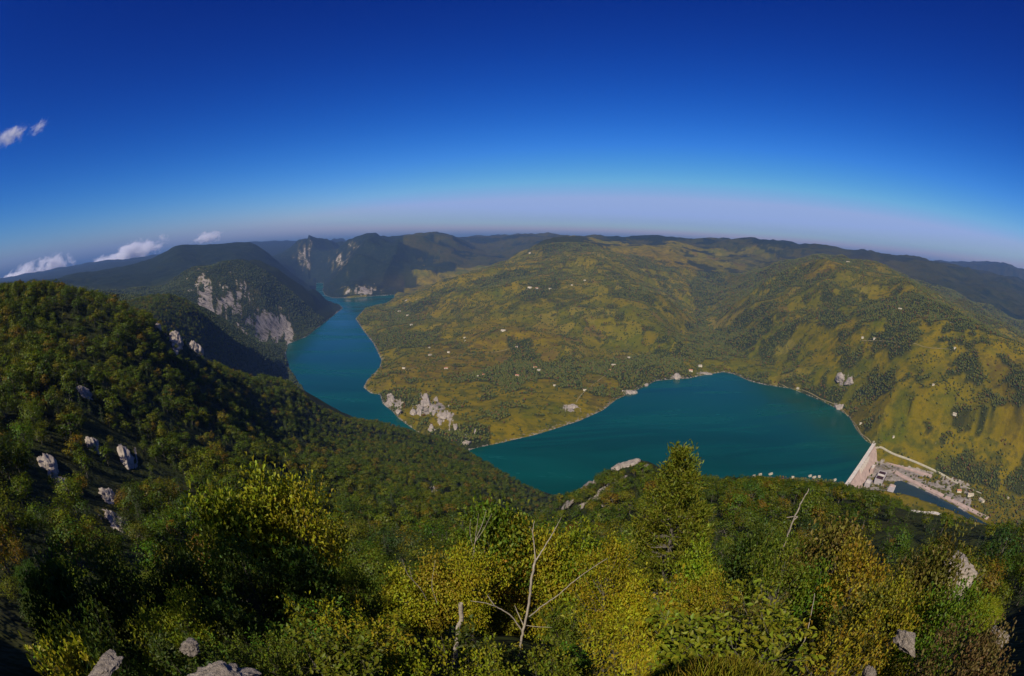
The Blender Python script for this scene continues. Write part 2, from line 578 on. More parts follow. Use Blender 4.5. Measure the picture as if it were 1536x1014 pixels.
# valley floor below the dam
_floor = TAIL + 4 + np.maximum(0, np.abs(_s + 10) - 205) * 0.75 + np.maximum(0, 4 - _t) * 30
_ds = (_t > 2) & (_t < 2600)
_flz = np.minimum(_sub, _floor)
_flz = np.maximum(_flz, TAIL + 2.5)
GZ = np.where(_ds & (_floor < _sub) & (np.abs(_s) < 420), _flz, GZ)
GZ = np.where(_w_tail < 3, np.minimum(GZ, TAIL - 0.5 + np.clip(_w_tail, -6, 3) * 0.8), GZ)
GE = GZ / GR
GPX, GPY = project(GX, GY, GZ)


def ground(x, y):
    """height of the terrain sheet at world points"""
    a = np.arctan2(x, y); r = np.hypot(x, y)
    fa = np.interp(a, AZ, np.arange(NA)); fr = np.interp(np.log(r), np.log(RR), np.arange(NR))
    ia = np.clip(fa.astype(int), 0, NA - 2); ir = np.clip(fr.astype(int), 0, NR - 2)
    ta, tr = fa - ia, fr - ir
    return (GZ[ir, ia] * (1 - ta) + GZ[ir, ia + 1] * ta) * (1 - tr) + (GZ[ir + 1, ia] * (1 - ta) + GZ[ir + 1, ia + 1] * ta) * tr


# visibility of each grid point (running maximum of elevation along each azimuth)
_run = np.maximum.accumulate(GE + 0.0, axis=0)
_prev = np.vstack([np.full((1, NA), -9.0), _run[:-1]])
GVIS = (GE + 9.0 / GR) >= _prev


def hit(px, py, rmin=3.0, lift=0.0):
    """first terrain point along a photo pixel's direction -> x, y, z, r"""
    a, e = azel(px, py)
    fa = np.interp(float(a), AZ, np.arange(NA)); ia = int(fa); t = fa - ia
    col = (GE[:, ia] * (1 - t) + GE[:, min(ia + 1, NA - 1)] * t)
    ok = (col + lift / RR >= float(e)) & (RR > rmin)
    i = int(np.argmax(ok)) if ok.any() else NR - 2
    i = max(i, 1)
    e0, e1 = col[i - 1], col[i]
    f = np.clip((float(e) - e0) / (e1 - e0 + 1e-12), 0, 1) if RR[i - 1] > rmin else 1.0
    r = RR[i - 1] + f * (RR[i] - RR[i - 1])
    x, y = r * math.sin(a), r * math.cos(a)
    return x, y, float(ground(np.array([x]), np.array([y]))[0]), r


# field pattern: cells with hedges between them
def worley(x, y, L, seed):
    gx, gy = x / L, y / L
    xi, yi = np.floor(gx).astype(np.int64), np.floor(gy).astype(np.int64)
    f1 = np.full(x.shape, 9.0); f2 = np.full(x.shape, 9.0); cid = np.zeros(x.shape)
    for dx in (-1, 0, 1):
        for dy in (-1, 0, 1):
            cx, cy = xi + dx, yi + dy
            h1, h2, h3 = _hash(cx, cy, 1, seed), _hash(cx, cy, 2, seed + 7), _hash(cx, cy, 3, seed + 13)
            d = np.abs(cx + h1 - gx) * 0.75 + np.hypot(cx + h1 - gx, cy + h2 - gy) * 0.5 + np.abs(cy + h2 - gy) * 0.25
            new = d < f1
            f2 = np.where(new, f1, np.minimum(f2, d)); cid = np.where(new, h3, cid); f1 = np.where(new, d, f1)
    return cid, (f2 - f1) * L


_wx, _wy = 45 * fbm(GX, GY, 260, 3, 61), 45 * fbm(GX, GY, 260, 3, 62)
CELL, EDGE = worley(GX + _wx, GY + _wy, 150.0, 5)
FARM = sstep(-0.12, 0.22, fbm(GX, GY, 1100, 3, 64))
HEDGE = (1 - sstep(5, 13, EDGE)) * FARM * (_hash((GX / 90).astype(np.int64), (GY / 90).astype(np.int64), 4, 9) < 0.7)

# land cover at each grid point: forest, bare rock, dry fern
ROCKS_PX = [  # px, py, half width, half height, rmin, rmax, amount
    (640, 610, 30, 22, 1900, 2900, 0.9), (600, 605, 16, 14, 1900, 2900, .8), (670, 628, 22, 14, 1900, 2900, .7),
    (690, 655, 30, 14, 1900, 2500, .8), (660, 645, 26, 12, 1900, 2500, .5), (582, 603, 10, 14, 2000, 2900, .9), (560, 588, 12, 8, 2000, 2900, .5),
    (1265, 570, 22, 14, 2400, 3300, .7), (855, 613, 20, 8, 2000, 2800, .7), (945, 588, 14, 6, 2300, 3200, .9),
    (1015, 566, 12, 8, 2600, 3400, .8), (1255, 610, 14, 8, 2200, 2700, .8), (1060, 560, 26, 5, 2700, 3400, .8),
    (330, 450, 52, 42, 3500, 5200, .84), (400, 490, 52, 32, 3500, 5200, .90), (300, 430, 28, 32, 3500, 5200, .7), (430, 500, 16, 30, 3500, 4600, .9),
    (460, 385, 24, 36, 8000, 12500, .48), (512, 392, 26, 30, 7000, 12000, .50), (530, 368, 14, 14, 8000, 11000, .5), (545, 436, 36, 10, 6500, 8000, .7),
    (255, 510, 45, 26, 700, 1000, .55), (290, 528, 26, 18, 700, 1100, .6), (430, 535, 8, 40, 2800, 3700, .7), (470, 600, 20, 12, 2300, 2900, .5),
    (900, 722, 45, 26, 380, 620, .65), (880, 742, 30, 18, 380, 620, .6), (1060, 385, 40, 8, 6000, 9000, .25), (1000, 400, 60, 20, 5000, 9000, .25),
    (640, 428, 60, 10, 5000, 7000, .35), (620, 450, 30, 14, 4800, 6500, .35), (600, 470, 30, 14, 4300, 5600, .3),
    (820, 430, 30, 8, 4000, 5500, .3), (80, 700, 40, 50, 120, 260, .6), (160, 770, 30, 40, 80, 200, .5), (200, 690, 20, 30, 150, 300, .5)]
rock = np.zeros_like(GZ)
for cx, cy, rx, ry, r0, r1, am in ROCKS_PX:
    d = ((GPX - cx) / rx) ** 2 + ((GPY - cy) / ry) ** 2
    rock = np.maximum(rock, np.where((GR > r0) & (GR < r1), am * np.exp(-d * 0.9), 0))
_rn = 0.5 + 0.5 * fbm(GX, GY, 90, 4, 21, 0.6)
_rs = 1 - np.abs(fbm(GA * 4200, np.log(GR) * 420, 60, 4, 23, 0.65)) * 2.2       # broken streaks running down the faces
rock = sstep(0.62, 0.86, rock * 0.62 + (0.30 * _rn + 0.34 * np.clip(_rs, 0, 1)) * (rock > 0.04))
hills = (GR > 1950) & (GA > math.radians(-18.5)) & ~((GR > 6900) & (GA < math.radians(2))) & (_w_lake > 0)
hills |= (GR > 1500) & (GA > math.radians(30))
hills |= (GR > 1745) & (GA > math.radians(-12)) & (GA < math.radians(5))
fn = fbm(GX, GY, 520, 5, 3, 0.6)
gully = 1 - 2 * np.abs(vnoise(GX / 620 * 0.83 + 40, GY / 620 * 0.83 + 11, 52))
forest_h = sstep(-0.02, 0.16, fn - 0.28 * gully * 0.5 - 0.02)
for cx, cy, rx, ry in ((845, 480, 22, 16), (870, 495, 16, 16), (780, 530, 30, 30), (760, 560, 30, 16), (1050, 500, 10, 50), (845, 560, 40, 20),
                       (1200, 425, 24, 8), (1330, 507, 30, 8), (1180, 360, 90, 10), (960, 356, 80, 6), (1060, 430, 30, 30), (1250, 480, 30, 14)):
    d = ((GPX - cx) / rx) ** 2 + ((GPY - cy) / ry) ** 2
    forest_h = np.maximum(forest_h, np.where(GR > 1900, sstep(1.25, 0.75, d + 0.9 * fbm(GX, GY, 130, 3, 67) + 0.25), 0))
for cx, cy, rx, ry in ((820, 470, 60, 40), (900, 500, 60, 40), (700, 500, 60, 30), (720, 600, 70, 30), (700, 540, 60, 20), (1130, 545, 50, 25),
                       (650, 575, 50, 20), (880, 420, 60, 30), (640, 630, 90, 45), (1450, 590, 70, 60), (1380, 640, 60, 40), (1300, 540, 60, 30), (1430, 665, 110, 60), (1500, 640, 60, 60)):
    d = ((GPX - cx) / rx) ** 2 + ((GPY - cy) / ry) ** 2
    forest_h = np.where(GR > 1900, forest_h * (1 - 0.75 * np.exp(-d * 1.2)), forest_h)
forest_h = np.clip(forest_h - 0.20 * FARM * (CELL > 0.35), 0, 1)
forest_h = sstep(0.30, 0.62, forest_h + 0.14 * (CELL - 0.5) * FARM + 0.30 * fbm(GX, GY, 70, 4, 66))
_small = sstep(0.10, 0.26, fbm(GX, GY, 150, 4, 90, 0.6)) * sstep(math.radians(16), math.radians(30), GA) + sstep(0.32, 0.46, fbm(GX, GY, 120, 4, 91, 0.6)) * 0.9
forest_h = np.maximum(forest_h, np.clip(_small, 0, 0.95))
forest = np.where(hills, forest_h, 1.0)
forest = np.where(GR > 8500, np.maximum(forest, 0.75), forest)
_east = sstep(0.33, 0.62, GA + 0.10 * fbm(GX, GY, 700, 3, 68))
forest = np.where(hills, np.maximum(forest, 0.86 * _east * sstep(4700, 5600, GR)), forest)
forest = forest * (1 - rock)
fern = sstep(0.08, 0.45, fbm(GX, GY, 900, 4, 12)) * hills * 0.8
fern = fern * (1 - sstep(6500, 8000, GR))
fern = np.where(GR > 4700, fern * (1 - _east), fern)
fern = np.maximum(fern, np.where((GR > 6000) & (GR < 8200), 0.55 * np.exp(-((GPX - 640) / 60) ** 2 - ((GPY - 424) / 12) ** 2), 0))
fern = np.maximum(fern, np.where(hills, 0.9 * np.exp(-((GPX - 1250) / 90) ** 2 - ((GPY - 410) / 22) ** 2), 0))
fern = np.maximum(fern, np.where(hills, 0.8 * np.exp(-((GPX - 930) / 150) ** 2 - ((GPY - 388) / 18) ** 2), 0) * (GR < 8000))
_flat_ds = _ds & (np.abs(_s + 10) < 215)
rock = np.where(_flat_ds, np.maximum(rock, 0.85 * sstep(0.30, 0.46, _rn) * (_t < 520)), rock)
forest = np.where(_flat_ds, 0.15, forest)
forest = np.where(GR < 3.4, 0.3, forest)

_idx = np.arange(NR * NA).reshape(NR, NA)
_nx = np.roll(_idx, -1, axis=1)
_q = np.stack([_idx[:-1], _nx[:-1], _nx[1:], _idx[1:]], -1).reshape(-1, 4)
_verts = np.stack([GX, GY, GZ], -1).reshape(-1, 3)
_cen = len(_verts)
_verts = np.vstack([_verts, [[0, 0, -1.62]]])

m, _, _ = new_mat("terrain"); q = N(m); M['terrain'] = m
geo = q.node('ShaderNodeNewGeometry'); P = geo.outputs['Position']
att = q.node('ShaderNodeAttribute'); att.attribute_name = 'cover'
sep = q.node('ShaderNodeSeparateColor'); q.l.new(att.outputs['Color'], sep.inputs[0])
a_for, a_rock, a_fern = sep.outputs[0], sep.outputs[1], sep.outputs[2]
n1 = q.noise(P, 0.0045, 6, 0.6)
n2 = q.noise(P, 0.02, 6, 0.65)
n3 = q.noise(P, 0.09, 5, 0.65)
n4 = q.noise(P, 1.7, 5, 0.6)
mead = q.ramp(n1, [(0.30, (0.060, 0.078, 0.003)), (0.45, (0.140, 0.108, 0.002)), (0.58, (0.185, 0.128, 0.002)), (0.72, (0.115, 0.100, 0.003))])
mead = q.mix(q.mapr(n2, 0.46, 0.62, 0, 0.85), mead, (0.052, 0.058, 0.006))
mead = q.mix(q.mapr(n3, 0.62, 0.78, 0, 0.6), mead, (0.19, 0.155, 0.035))
mead = q.mix(q.math('MULTIPLY', a_fern, q.mapr(n2, 0.35, 0.62, 0, 0.8)), mead, (0.105, 0.058, 0.010))
att2 = q.node('ShaderNodeAttribute'); att2.attribute_name = 'fields'
sp2 = q.node('ShaderNodeSeparateColor'); q.l.new(att2.outputs['Color'], sp2.inputs[0])
fieldc = q.ramp(sp2.outputs[0], [(0.0, (0.075, 0.084, 0.004)), (0.22, (0.160, 0.124, 0.006)), (0.40, (0.115, 0.102, 0.003)), (0.55, (0.190, 0.150, 0.020)),
                                 (0.66, (0.088, 0.090, 0.004)), (0.80, (0.145, 0.106, 0.003)), (0.92, (0.130, 0.080, 0.020))])
fieldc.node.color_ramp.interpolation = 'CONSTANT'
fieldc = q.mix(q.mapr(n3, 0.35, 0.65, 0, 0.5), fieldc, mead)
mead = q.mix(q.math('MULTIPLY', sp2.outputs[1], 0.75), mead, fieldc)
mead = q.mix(q.math('MULTIPLY', att2.outputs['Alpha'], 0.8), mead, (0.030, 0.040, 0.006))
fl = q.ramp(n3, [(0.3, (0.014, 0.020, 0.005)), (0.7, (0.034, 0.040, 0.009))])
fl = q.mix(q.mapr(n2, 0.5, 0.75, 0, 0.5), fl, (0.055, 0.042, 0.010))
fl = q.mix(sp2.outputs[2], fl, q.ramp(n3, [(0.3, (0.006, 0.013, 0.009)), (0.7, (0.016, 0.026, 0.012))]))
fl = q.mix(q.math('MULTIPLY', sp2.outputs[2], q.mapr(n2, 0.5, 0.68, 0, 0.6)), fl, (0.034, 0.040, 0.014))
fl = q.mix(q.math('MULTIPLY', a_fern, sp2.outputs[2]), fl, (0.085, 0.062, 0.018))
col = q.mix(a_for, mead, fl)
mpv = q.node('ShaderNodeMapping'); q.l.new(P, mpv.inputs['Vector']); mpv.inputs['Scale'].default_value = (1, 1, 0.28)
nv = q.noise(mpv.outputs[0], 0.022, 8, 0.7, 0.8)
rk = q.ramp(nv, [(0.36, (0.06, 0.055, 0.045)), (0.47, (0.22, 0.18, 0.145)), (0.66, (0.38, 0.32, 0.255))])
sz = q.node('ShaderNodeSeparateXYZ'); q.l.new(P, sz.inputs[0])
shore = q.math('LESS_THAN', q.math('SUBTRACT', sz.outputs[2], q.mapr(n3, 0.42, 0.7, -2.0, 9.0)), WATER)
shore = q.math('MULTIPLY', shore, att.outputs['Alpha'])
rf = q.math('MAXIMUM', q.mapr(q.math('ADD', a_rock, q.math('ADD', q.mapr(nv, 0.35, 0.65, -0.5, 0.35), q.mapr(n3, 0.3, 0.7, -0.2, 0.2))), 0.40, 0.60), q.math('MULTIPLY', shore, 0.85))
col = q.mix(rf, col, rk)
near = q.mapr(n4, 0.3, 0.7)
col = q.mix(q.math('MULTIPLY', near, 0.35), col, q.mix(0.55, col, (0.0, 0.0, 0.0)))
hgt = q.math('ADD', q.math('MULTIPLY', n3, 10.0), q.math('ADD', q.math('MULTIPLY', n2, 22.0), q.math('MULTIPLY', n4, 0.25)))
q.out(principled(q, col, 0.95, 0.1, bump(q, hgt, 0.55, 1.0)).outputs[0])

me = mesh_from("ground", _verts, _q, (m,), smooth=True)
ca = me.color_attributes.new('cover', 'FLOAT_COLOR', 'POINT')
_cv = np.ones((len(_verts), 4), np.float32)
_cv[:_cen, 0] = forest.ravel(); _cv[:_cen, 1] = rock.ravel(); _cv[:_cen, 2] = fern.ravel(); _cv[:_cen, 3] = ((_w_lake < 60) & (_t < 4)).ravel()
ca.data.foreach_set('color', _cv.ravel())
cb_ = me.color_attributes.new('fields', 'FLOAT_COLOR', 'POINT')
_cv[:_cen, 0] = CELL.ravel(); _cv[:_cen, 1] = (FARM * hills).ravel()
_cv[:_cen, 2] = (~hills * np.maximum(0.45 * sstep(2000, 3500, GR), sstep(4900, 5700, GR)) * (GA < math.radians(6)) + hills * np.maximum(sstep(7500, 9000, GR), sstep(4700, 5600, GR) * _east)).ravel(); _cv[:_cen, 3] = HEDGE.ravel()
cb_.data.foreach_set('color', _cv.ravel())
terrain = obj("terrain", me)
tag(terrain, "wooded mountain slopes and grassy hills around the lake", "terrain", kind="structure")


def tri_poly(name, pts, z, mat):
    bm = bmesh.new()
    vs = [bm.verts.new((p[0], p[1], z)) for p in pts]
    f = bm.faces.new(vs)
    if f.normal.z < 0: f.normal_flip()
    f.normal_update()
    if f.normal.z < 0: bmesh.ops.reverse_faces(bm, faces=[f])
    bmesh.ops.triangulate(bm, faces=bm.faces[:])
    me = bpy.data.meshes.new(name); bm.to_mesh(me); bm.free()
    me.materials.append(mat)
    return obj(name, me)


def offset_poly(poly, d, keep=()):
    n = len(poly); out = poly.copy()
    area = 0.5 * np.sum(poly[:, 0] * np.roll(poly[:, 1], -1) - np.roll(poly[:, 0], -1) * poly[:, 1])
    sg = 1 if area > 0 else -1
    for i in range(n):
        if i in keep: continue
        t = poly[(i + 1) % n] - poly[i - 1]
        t = t / (np.linalg.norm(t) + 1e-9)
        out[i] = poly[i] + sg * d * np.array([t[1], -t[0]])
    return out


m, _, _ = new_mat("lake_water"); q = N(m); M['water'] = m
P = q.node('ShaderNodeNewGeometry').outputs['Position']
mw = q.node('ShaderNodeMapping'); q.l.new(P, mw.inputs['Vector']); mw.inputs['Rotation'].default_value = (0, 0, 0.5); mw.inputs['Scale'].default_value = (0.35, 1.6, 1)
w1 = q.noise(P, 0.35, 4, 0.6); w2 = q.noise(mw.outputs[0], 0.003, 5, 0.55, 0.8)
col = q.ramp(w2, [(0.35, (0.0, 0.036, 0.024)), (0.65, (0.0, 0.056, 0.040))])
b = principled(q, col, q.mapr(w2, 0.4, 0.62, 0.12, 0.30), 0.17, bump(q, w1, 0.25, 0.5))
b.inputs['IOR'].default_value = 1.33
q.out(b.outputs[0])
lake = tri_poly("lake_water", offset_poly(LAKE, 22, (I_DAMA, I_DAMB)), WATER, m)
tag(lake, "teal green reservoir winding between the hills", "lake", kind="structure")
m2, _, _ = new_mat("river_water"); q = N(m2)
P = q.node('ShaderNodeNewGeometry').outputs['Position']
b = principled(q, q.ramp(q.noise(P, 0.01, 3), [(0.3, (0.004, 0.022, 0.034)), (0.7, (0.006, 0.030, 0.044))]), 0.25, 0.5, bump(q, q.noise(P, 0.4, 4), 0.3, 0.4))
q.out(b.outputs[0])
river = tri_poly("river_water", offset_poly(TAILP, 4), TAIL, m2)
tag(river, "dark blue tailwater channel below the dam", "river", kind="structure")
# ------------------------------------------------------------------ foliage builders
def rand_unit(n):
    v = rng.normal(size=(n, 3))
    return v / np.linalg.norm(v, axis=1, keepdims=True)


def leaf_quads(pos, nrm, size, aspect=0.6, fold=0.0):
    """one diamond-shaped leaf per position; returns verts, quads"""
    n = len(pos)
    t = rand_unit(n)
    t = t - nrm * (t * nrm).sum(1, keepdims=True)
    t /= np.linalg.norm(t, axis=1, keepdims=True) + 1e-9
    b = np.cross(nrm, t)
    s = np.asarray(size).reshape(-1, 1) * np.ones((n, 1))
    v = np.stack([pos - t * s * 0.5, pos + b * s * aspect * 0.5 + nrm * s * fold + t * s * 0.05, pos + t * s * 0.5,
                  pos - b * s * aspect * 0.5 + nrm * s * fold + t * s * 0.05], 1).reshape(-1, 3)
    f = np.arange(4 * n).reshape(n, 4)
    return v, f


def leaf6(base, d, nrm, size, width=0.5, fold=0.18):
    """a real leaf: two halves folded along the midrib, from its stalk outwards"""
    n = len(base)
    d = d / (np.linalg.norm(d, axis=1, keepdims=True) + 1e-9)
    nrm = nrm - d * (nrm * d).sum(1, keepdims=True)
    nrm /= np.linalg.norm(nrm, axis=1, keepdims=True) + 1e-9
    b = np.cross(nrm, d)
    s = np.asarray(size).reshape(-1, 1)
    up = nrm * s * fold
    v = np.stack([base + d * s * 0.12, base + d * s * 0.55 - nrm * s * 0.02, base + d * s * 1.0 - nrm * s * 0.12,
                  base + d * s * 0.62 + b * s * width * 0.5 + up, base + d * s * 0.62 - b * s * width * 0.5 + up,
                  ], 1).reshape(-1, 3)
    o = np.arange(n)[:, None] * 5
    f = np.concatenate([o + np.array([[0, 1, 3]]), o + np.array([[1, 2, 3]]), o + np.array([[0, 4, 1]]), o + np.array([[1, 4, 2]])], 1).reshape(-1, 3)
    return v, f


def tubes(segs, sides=5):
    """segs: list of (p0, p1, r0, r1)"""
    segs = list(segs)
    p0 = np.array([s[0] for s in segs], float); p1 = np.array([s[1] for s in segs], float)
    r0 = np.array([s[2] for s in segs])[:, None]; r1 = np.array([s[3] for s in segs])[:, None]
    d = p1 - p0
    d /= np.linalg.norm(d, axis=1, keepdims=True) + 1e-9
    ref = np.where(np.abs(d[:, 2:3]) > 0.9, np.array([[1.0, 0, 0]]), np.array([[0, 0, 1.0]]))
    u = np.cross(d, ref); u /= np.linalg.norm(u, axis=1, keepdims=True) + 1e-9
    w = np.cross(d, u)
    vs, n = [], len(segs)
    ang = np.arange(sides) * 2 * math.pi / sides
    ring0 = np.stack([p0 + r0 * (u * math.cos(a) + w * math.sin(a)) for a in ang], 1)
    ring1 = np.stack([p1 + r1 * (u * math.cos(a) + w * math.sin(a)) for a in ang], 1)
    v = np.concatenate([ring0, ring1], 1).reshape(-1, 3)
    o = np.arange(n)[:, None, None] * 2 * sides
    i = np.arange(sides); j = (i + 1) % sides
    f = (o + np.stack([i, j, sides + j, sides + i], 1)[None]).reshape(-1, 4)
    return v, f


def polyline_tube(pts, r0, r1):
    pts = [np.array(p, float) for p in pts]
    n = len(pts) - 1
    return [(pts[i], pts[i + 1], r0 + (r1 - r0) * i / n, r0 + (r1 - r0) * (i + 1) / n) for i in range(n)]


def grow(h, stems, spread, seed, depth=3, side=4, r0=0.03, wob=0.25, lean=(0, 0)):
    """branching skeleton: returns segments and twig tips (position, direction)"""
    g = np.random.default_rng(seed)
    segs, tips = [], []

    def branch(p, d, length, rad, lev):
        n = 5 if lev == 0 else 4 if lev == 1 else 3
        step = length / n
        for i in range(n):
            d = d + g.normal(size=3) * wob * (0.5 if lev == 0 else 1) + np.array([0, 0, 0.10])
            d /= np.linalg.norm(d)
            q_ = p + d * step
            ra, rb = rad * (1 - 0.75 * i / n), rad * (1 - 0.75 * (i + 1) / n)
            segs.append((p, q_, ra, rb))
            if lev < depth and (i > 0 or lev > 0):
                for k in range(side if lev == 0 else max(2, side - 1)):
                    if g.random() < 0.72:
                        a = g.normal(size=3); a -= d * (a @ d); a /= np.linalg.norm(a) + 1e-9
                        nd = d * 0.55 + a * 0.85 + np.array([0, 0, 0.1])
                        branch(p + d * step * g.random(), nd / np.linalg.norm(nd), length * g.uniform(0.32, 0.52) * (1.0 - 0.4 * i / n), rb * 0.6, lev + 1)
            if lev >= depth - 1:
                tips.append((q_, d))
            p = q_
        tips.append((p, d))

    for s_ in range(stems):
        a = g.uniform(0, 2 * math.pi); t = spread * math.sqrt(g.random()) if stems > 1 else spread * 0.15
        d = np.array([math.cos(a) * t + lean[0], math.sin(a) * t + lean[1], 1.0])
        d /= np.linalg.norm(d)
        branch(np.array([math.cos(a) * 0.08 * stems * 0.3, math.sin(a) * 0.08 * stems * 0.3, -0.15]), d, h * g.uniform(0.75, 1.05) * (1 if stems > 1 else 1), r0, 0)
    return segs, tips


def crown_points(seed, nclump, per, rx, rz, cz_, cr, lump=0.35):
    g = np.random.default_rng(seed)
    d = g.normal(size=(nclump, 3)); d /= np.linalg.norm(d, axis=1, keepdims=True)
    d[:, 2] = np.abs(d[:, 2]) * np.where(g.random(nclump) < 0.62, 1, -0.9)
    rad = g.uniform(0.45, 1.0, nclump) ** 0.6 * (1 + lump * vnoise3(d * 1.7 + seed, seed))
    c = d * rad[:, None] * np.array([rx, rx, rz]) + np.array([0, 0, cz_])
    off = g.normal(size=(nclump, per, 3)) * cr * np.array([1, 1, 0.65])
    p = (c[:, None] + off).reshape(-1, 3)
    outw = np.repeat(d, per, 0) * 1.0 + g.normal(size=(nclump * per, 3)) * 0.42 + off.reshape(-1, 3) / cr * 0.35 + np.array([0, 0, 0.35])
    outw /= np.linalg.norm(outw, axis=1, keepdims=True)
    return c, p, outw


def broadleaf_tree(seed, h=8.0, rx=2.7, nclump=46, per=26, leaf=0.34, cr=0.55, tall=0.36):
    """trunk mesh, crown mesh"""
    g = np.random.default_rng(seed)
    c, p, nn = crown_points(seed, nclump, per, rx, h * tall, h * (1 - tall) - 0.2, cr)
    v, f = leaf_quads(p, nn, g.uniform(0.6, 1.25, len(p)) * leaf, 0.7, 0.08)
    segs = []
    top = np.array([g.normal() * 0.3, g.normal() * 0.3, h * 0.72])
    trunk = [np.array([0, 0, -0.6]), np.array([g.normal() * 0.12, g.normal() * 0.12, h * 0.25]), np.array([g.normal() * 0.2, g.normal() * 0.2, h * 0.5]), top]
    segs += polyline_tube(trunk, h * 0.022, h * 0.007)
    for k in g.choice(nclump, min(16, nclump), False):
        s_ = trunk[1 + k % 2] * (1 - (k % 5) / 6) + trunk[2 + k % 2] * ((k % 5) / 6)
        mid = (s_ + c[k]) / 2 + np.array([0, 0, -0.25]) + g.normal(size=3) * 0.15
        segs += polyline_tube([s_, mid, c[k]], h * 0.008, h * 0.002)
    tv, tf = tubes(segs)
    return (tv, tf), (v, f)


def conifer_tree(seed, h=10.0, R=1.9, whorls=15, per=9, tuft=20, leaf=0.30, narrow=1.0):
    g = np.random.default_rng(seed)
    segs = polyline_tube([(0, 0, -0.6), (g.normal() * .05, g.normal() * .05, h * .5), (0, 0, h)], h * 0.018, h * 0.003)
    ps, ns, ss = [], [], []
    for w_ in range(whorls):
        t = (w_ + g.random() * 0.5) / whorls
        z = h * (0.10 + 0.88 * t)
        L = R * narrow * (1 - t) ** 0.8 * g.uniform(0.8, 1.15) + 0.12
        k = max(4, int(per * (1 - 0.5 * t)))
        a0 = g.random() * 6.28
        for b_ in range(k):
            a = a0 + b_ * 6.283 / k + g.normal() * 0.2
            l = L * g.uniform(0.65, 1.1)
            d = np.array([math.cos(a), math.sin(a), g.uniform(-0.25, 0.15)])
            e = np.array([0, 0, z]) + d * l + np.array([0, 0, 0.10 * l])
            segs.append((np.array([0, 0, z]), e, h * 0.004, h * 0.0012))
            m_ = max(3, int(tuft * l / R))
            tt = g.uniform(0.25, 1.05, m_)[:, None]
            ps.append(np.array([0, 0, z]) + (e - np.array([0, 0, z])) * tt + g.normal(size=(m_, 3)) * leaf * 0.35)
            nn = g.normal(size=(m_, 3)) * 0.6 + np.array([0, 0, 0.9]) + d * 0.5
            ns.append(nn)
    ps = np.concatenate(ps); ns = np.concatenate(ns); ns /= np.linalg.norm(ns, axis=1, keepdims=True)
    v, f = leaf_quads(ps, ns, g.uniform(0.7, 1.3, len(ps)) * leaf, 0.5, 0.12)
    return tubes(segs, 4), (v, f)


def shrub(seed, h=2.0, stems=6, spread=0.75, leaf=0.075, nleaf=3600, width=0.55, depth=2, side=4):
    """stems mesh, foliage mesh built of single leaves"""
    g = np.random.default_rng(seed)
    segs, tips = grow(h, stems, spread, seed, depth, side, r0=0.022 * h / 2)
    tp = np.array([t[0] for t in tips]); td = np.array([t[1] for t in tips])
    k = g.integers(0, len(tp), nleaf)
    base = tp[k] + g.normal(size=(nleaf, 3)) * 0.045 * h / 2 - td[k] * g.uniform(0, 0.16, (nleaf, 1)) * h / 2
    d = td[k] * 0.5 + g.normal(size=(nleaf, 3)) * 0.75
    nn = g.normal(size=(nleaf, 3)) * 0.42 + np.array([0, 0, 0.9])
    v, f = leaf6(base, d, nn, g.uniform(0.6, 1.25, nleaf) * leaf, width)
    return tubes(segs, 5), (v, f)


def young_tree(seed, h=4.0, leaf=0.12, nclump=60, per=120, rx=1.35):
    g = np.random.default_rng(seed)
    c, p, nn = crown_points(seed, nclump, per, rx, h * 0.44, h * 0.55, 0.26, 0.5)
    n = len(p)
    d = nn * 0.5 + g.normal(size=(n, 3)) * 0.7
    v, f = leaf6(p, d, nn * 0.6 + np.array([0, 0, 0.6]) + g.normal(size=(n, 3)) * 0.3, g.uniform(0.6, 1.25, n) * leaf, 0.55)
    st = [np.array([0, 0, -0.4]), np.array([g.normal() * .1, g.normal() * .1, h * .3]), np.array([g.normal() * .15, g.normal() * .15, h * .6]), np.array([0, 0, h * .9])]
    segs = polyline_tube(st, 0.06, 0.012)
    for k in range(nclump):
        t = min(max((c[k][2] - 0.6) / (h * 0.9), 0.08), 0.85)
        s_ = st[1] * (1 - t) + st[2] * t
        s_ = np.array([s_[0], s_[1], h * 0.9 * t * 0.8])
        segs += polyline_tube([s_, (s_ + c[k]) / 2 + np.array([0, 0, -.12]) + g.normal(size=3) * 0.08, c[k]], 0.022, 0.005)
    return tubes(segs, 5), (v, f)


M['bark'] = simple_mat("bark", (0.10, 0.085, 0.065), 0.4, 3.0, 0.95, 0.02)
M['pale_bark'] = simple_mat("pale_bark", (0.30, 0.25, 0.19), 0.25, 6.0, 0.9, 0.01)
M['leaf'] = leaf_mat("leaf_by_object", None, use_random=False, trans=0.30)
M['forest_leaf'] = leaf_mat("forest_leaf", [(0.0, (0.030, 0.050, 0.005)), (0.22, (0.072, 0.100, 0.005)), (0.40, (0.034, 0.060, 0.008)),
                                            (0.58, (0.115, 0.125, 0.005)), (0.74, (0.052, 0.082, 0.006)), (0.88, (0.135, 0.125, 0.006)), (0.95, (0.130, 0.085, 0.008))], trans=0.25)
M['far_leaf'] = leaf_mat("far_leaf", [(0.0, (0.032, 0.052, 0.012)), (0.35, (0.045, 0.062, 0.012)), (0.6, (0.065, 0.075, 0.010)),
                                      (0.86, (0.075, 0.078, 0.008)), (0.96, (0.090, 0.056, 0.012))], trans=0.0)
M['conifer_leaf'] = leaf_mat("conifer_leaf", [(0.0, (0.022, 0.045, 0.012)), (1.0, (0.045, 0.065, 0.010))], trans=0.15)


def vf_mesh(name, vf, mat, smooth=False):
    return mesh_from(name, vf[0], vf[1], (mat,), smooth)


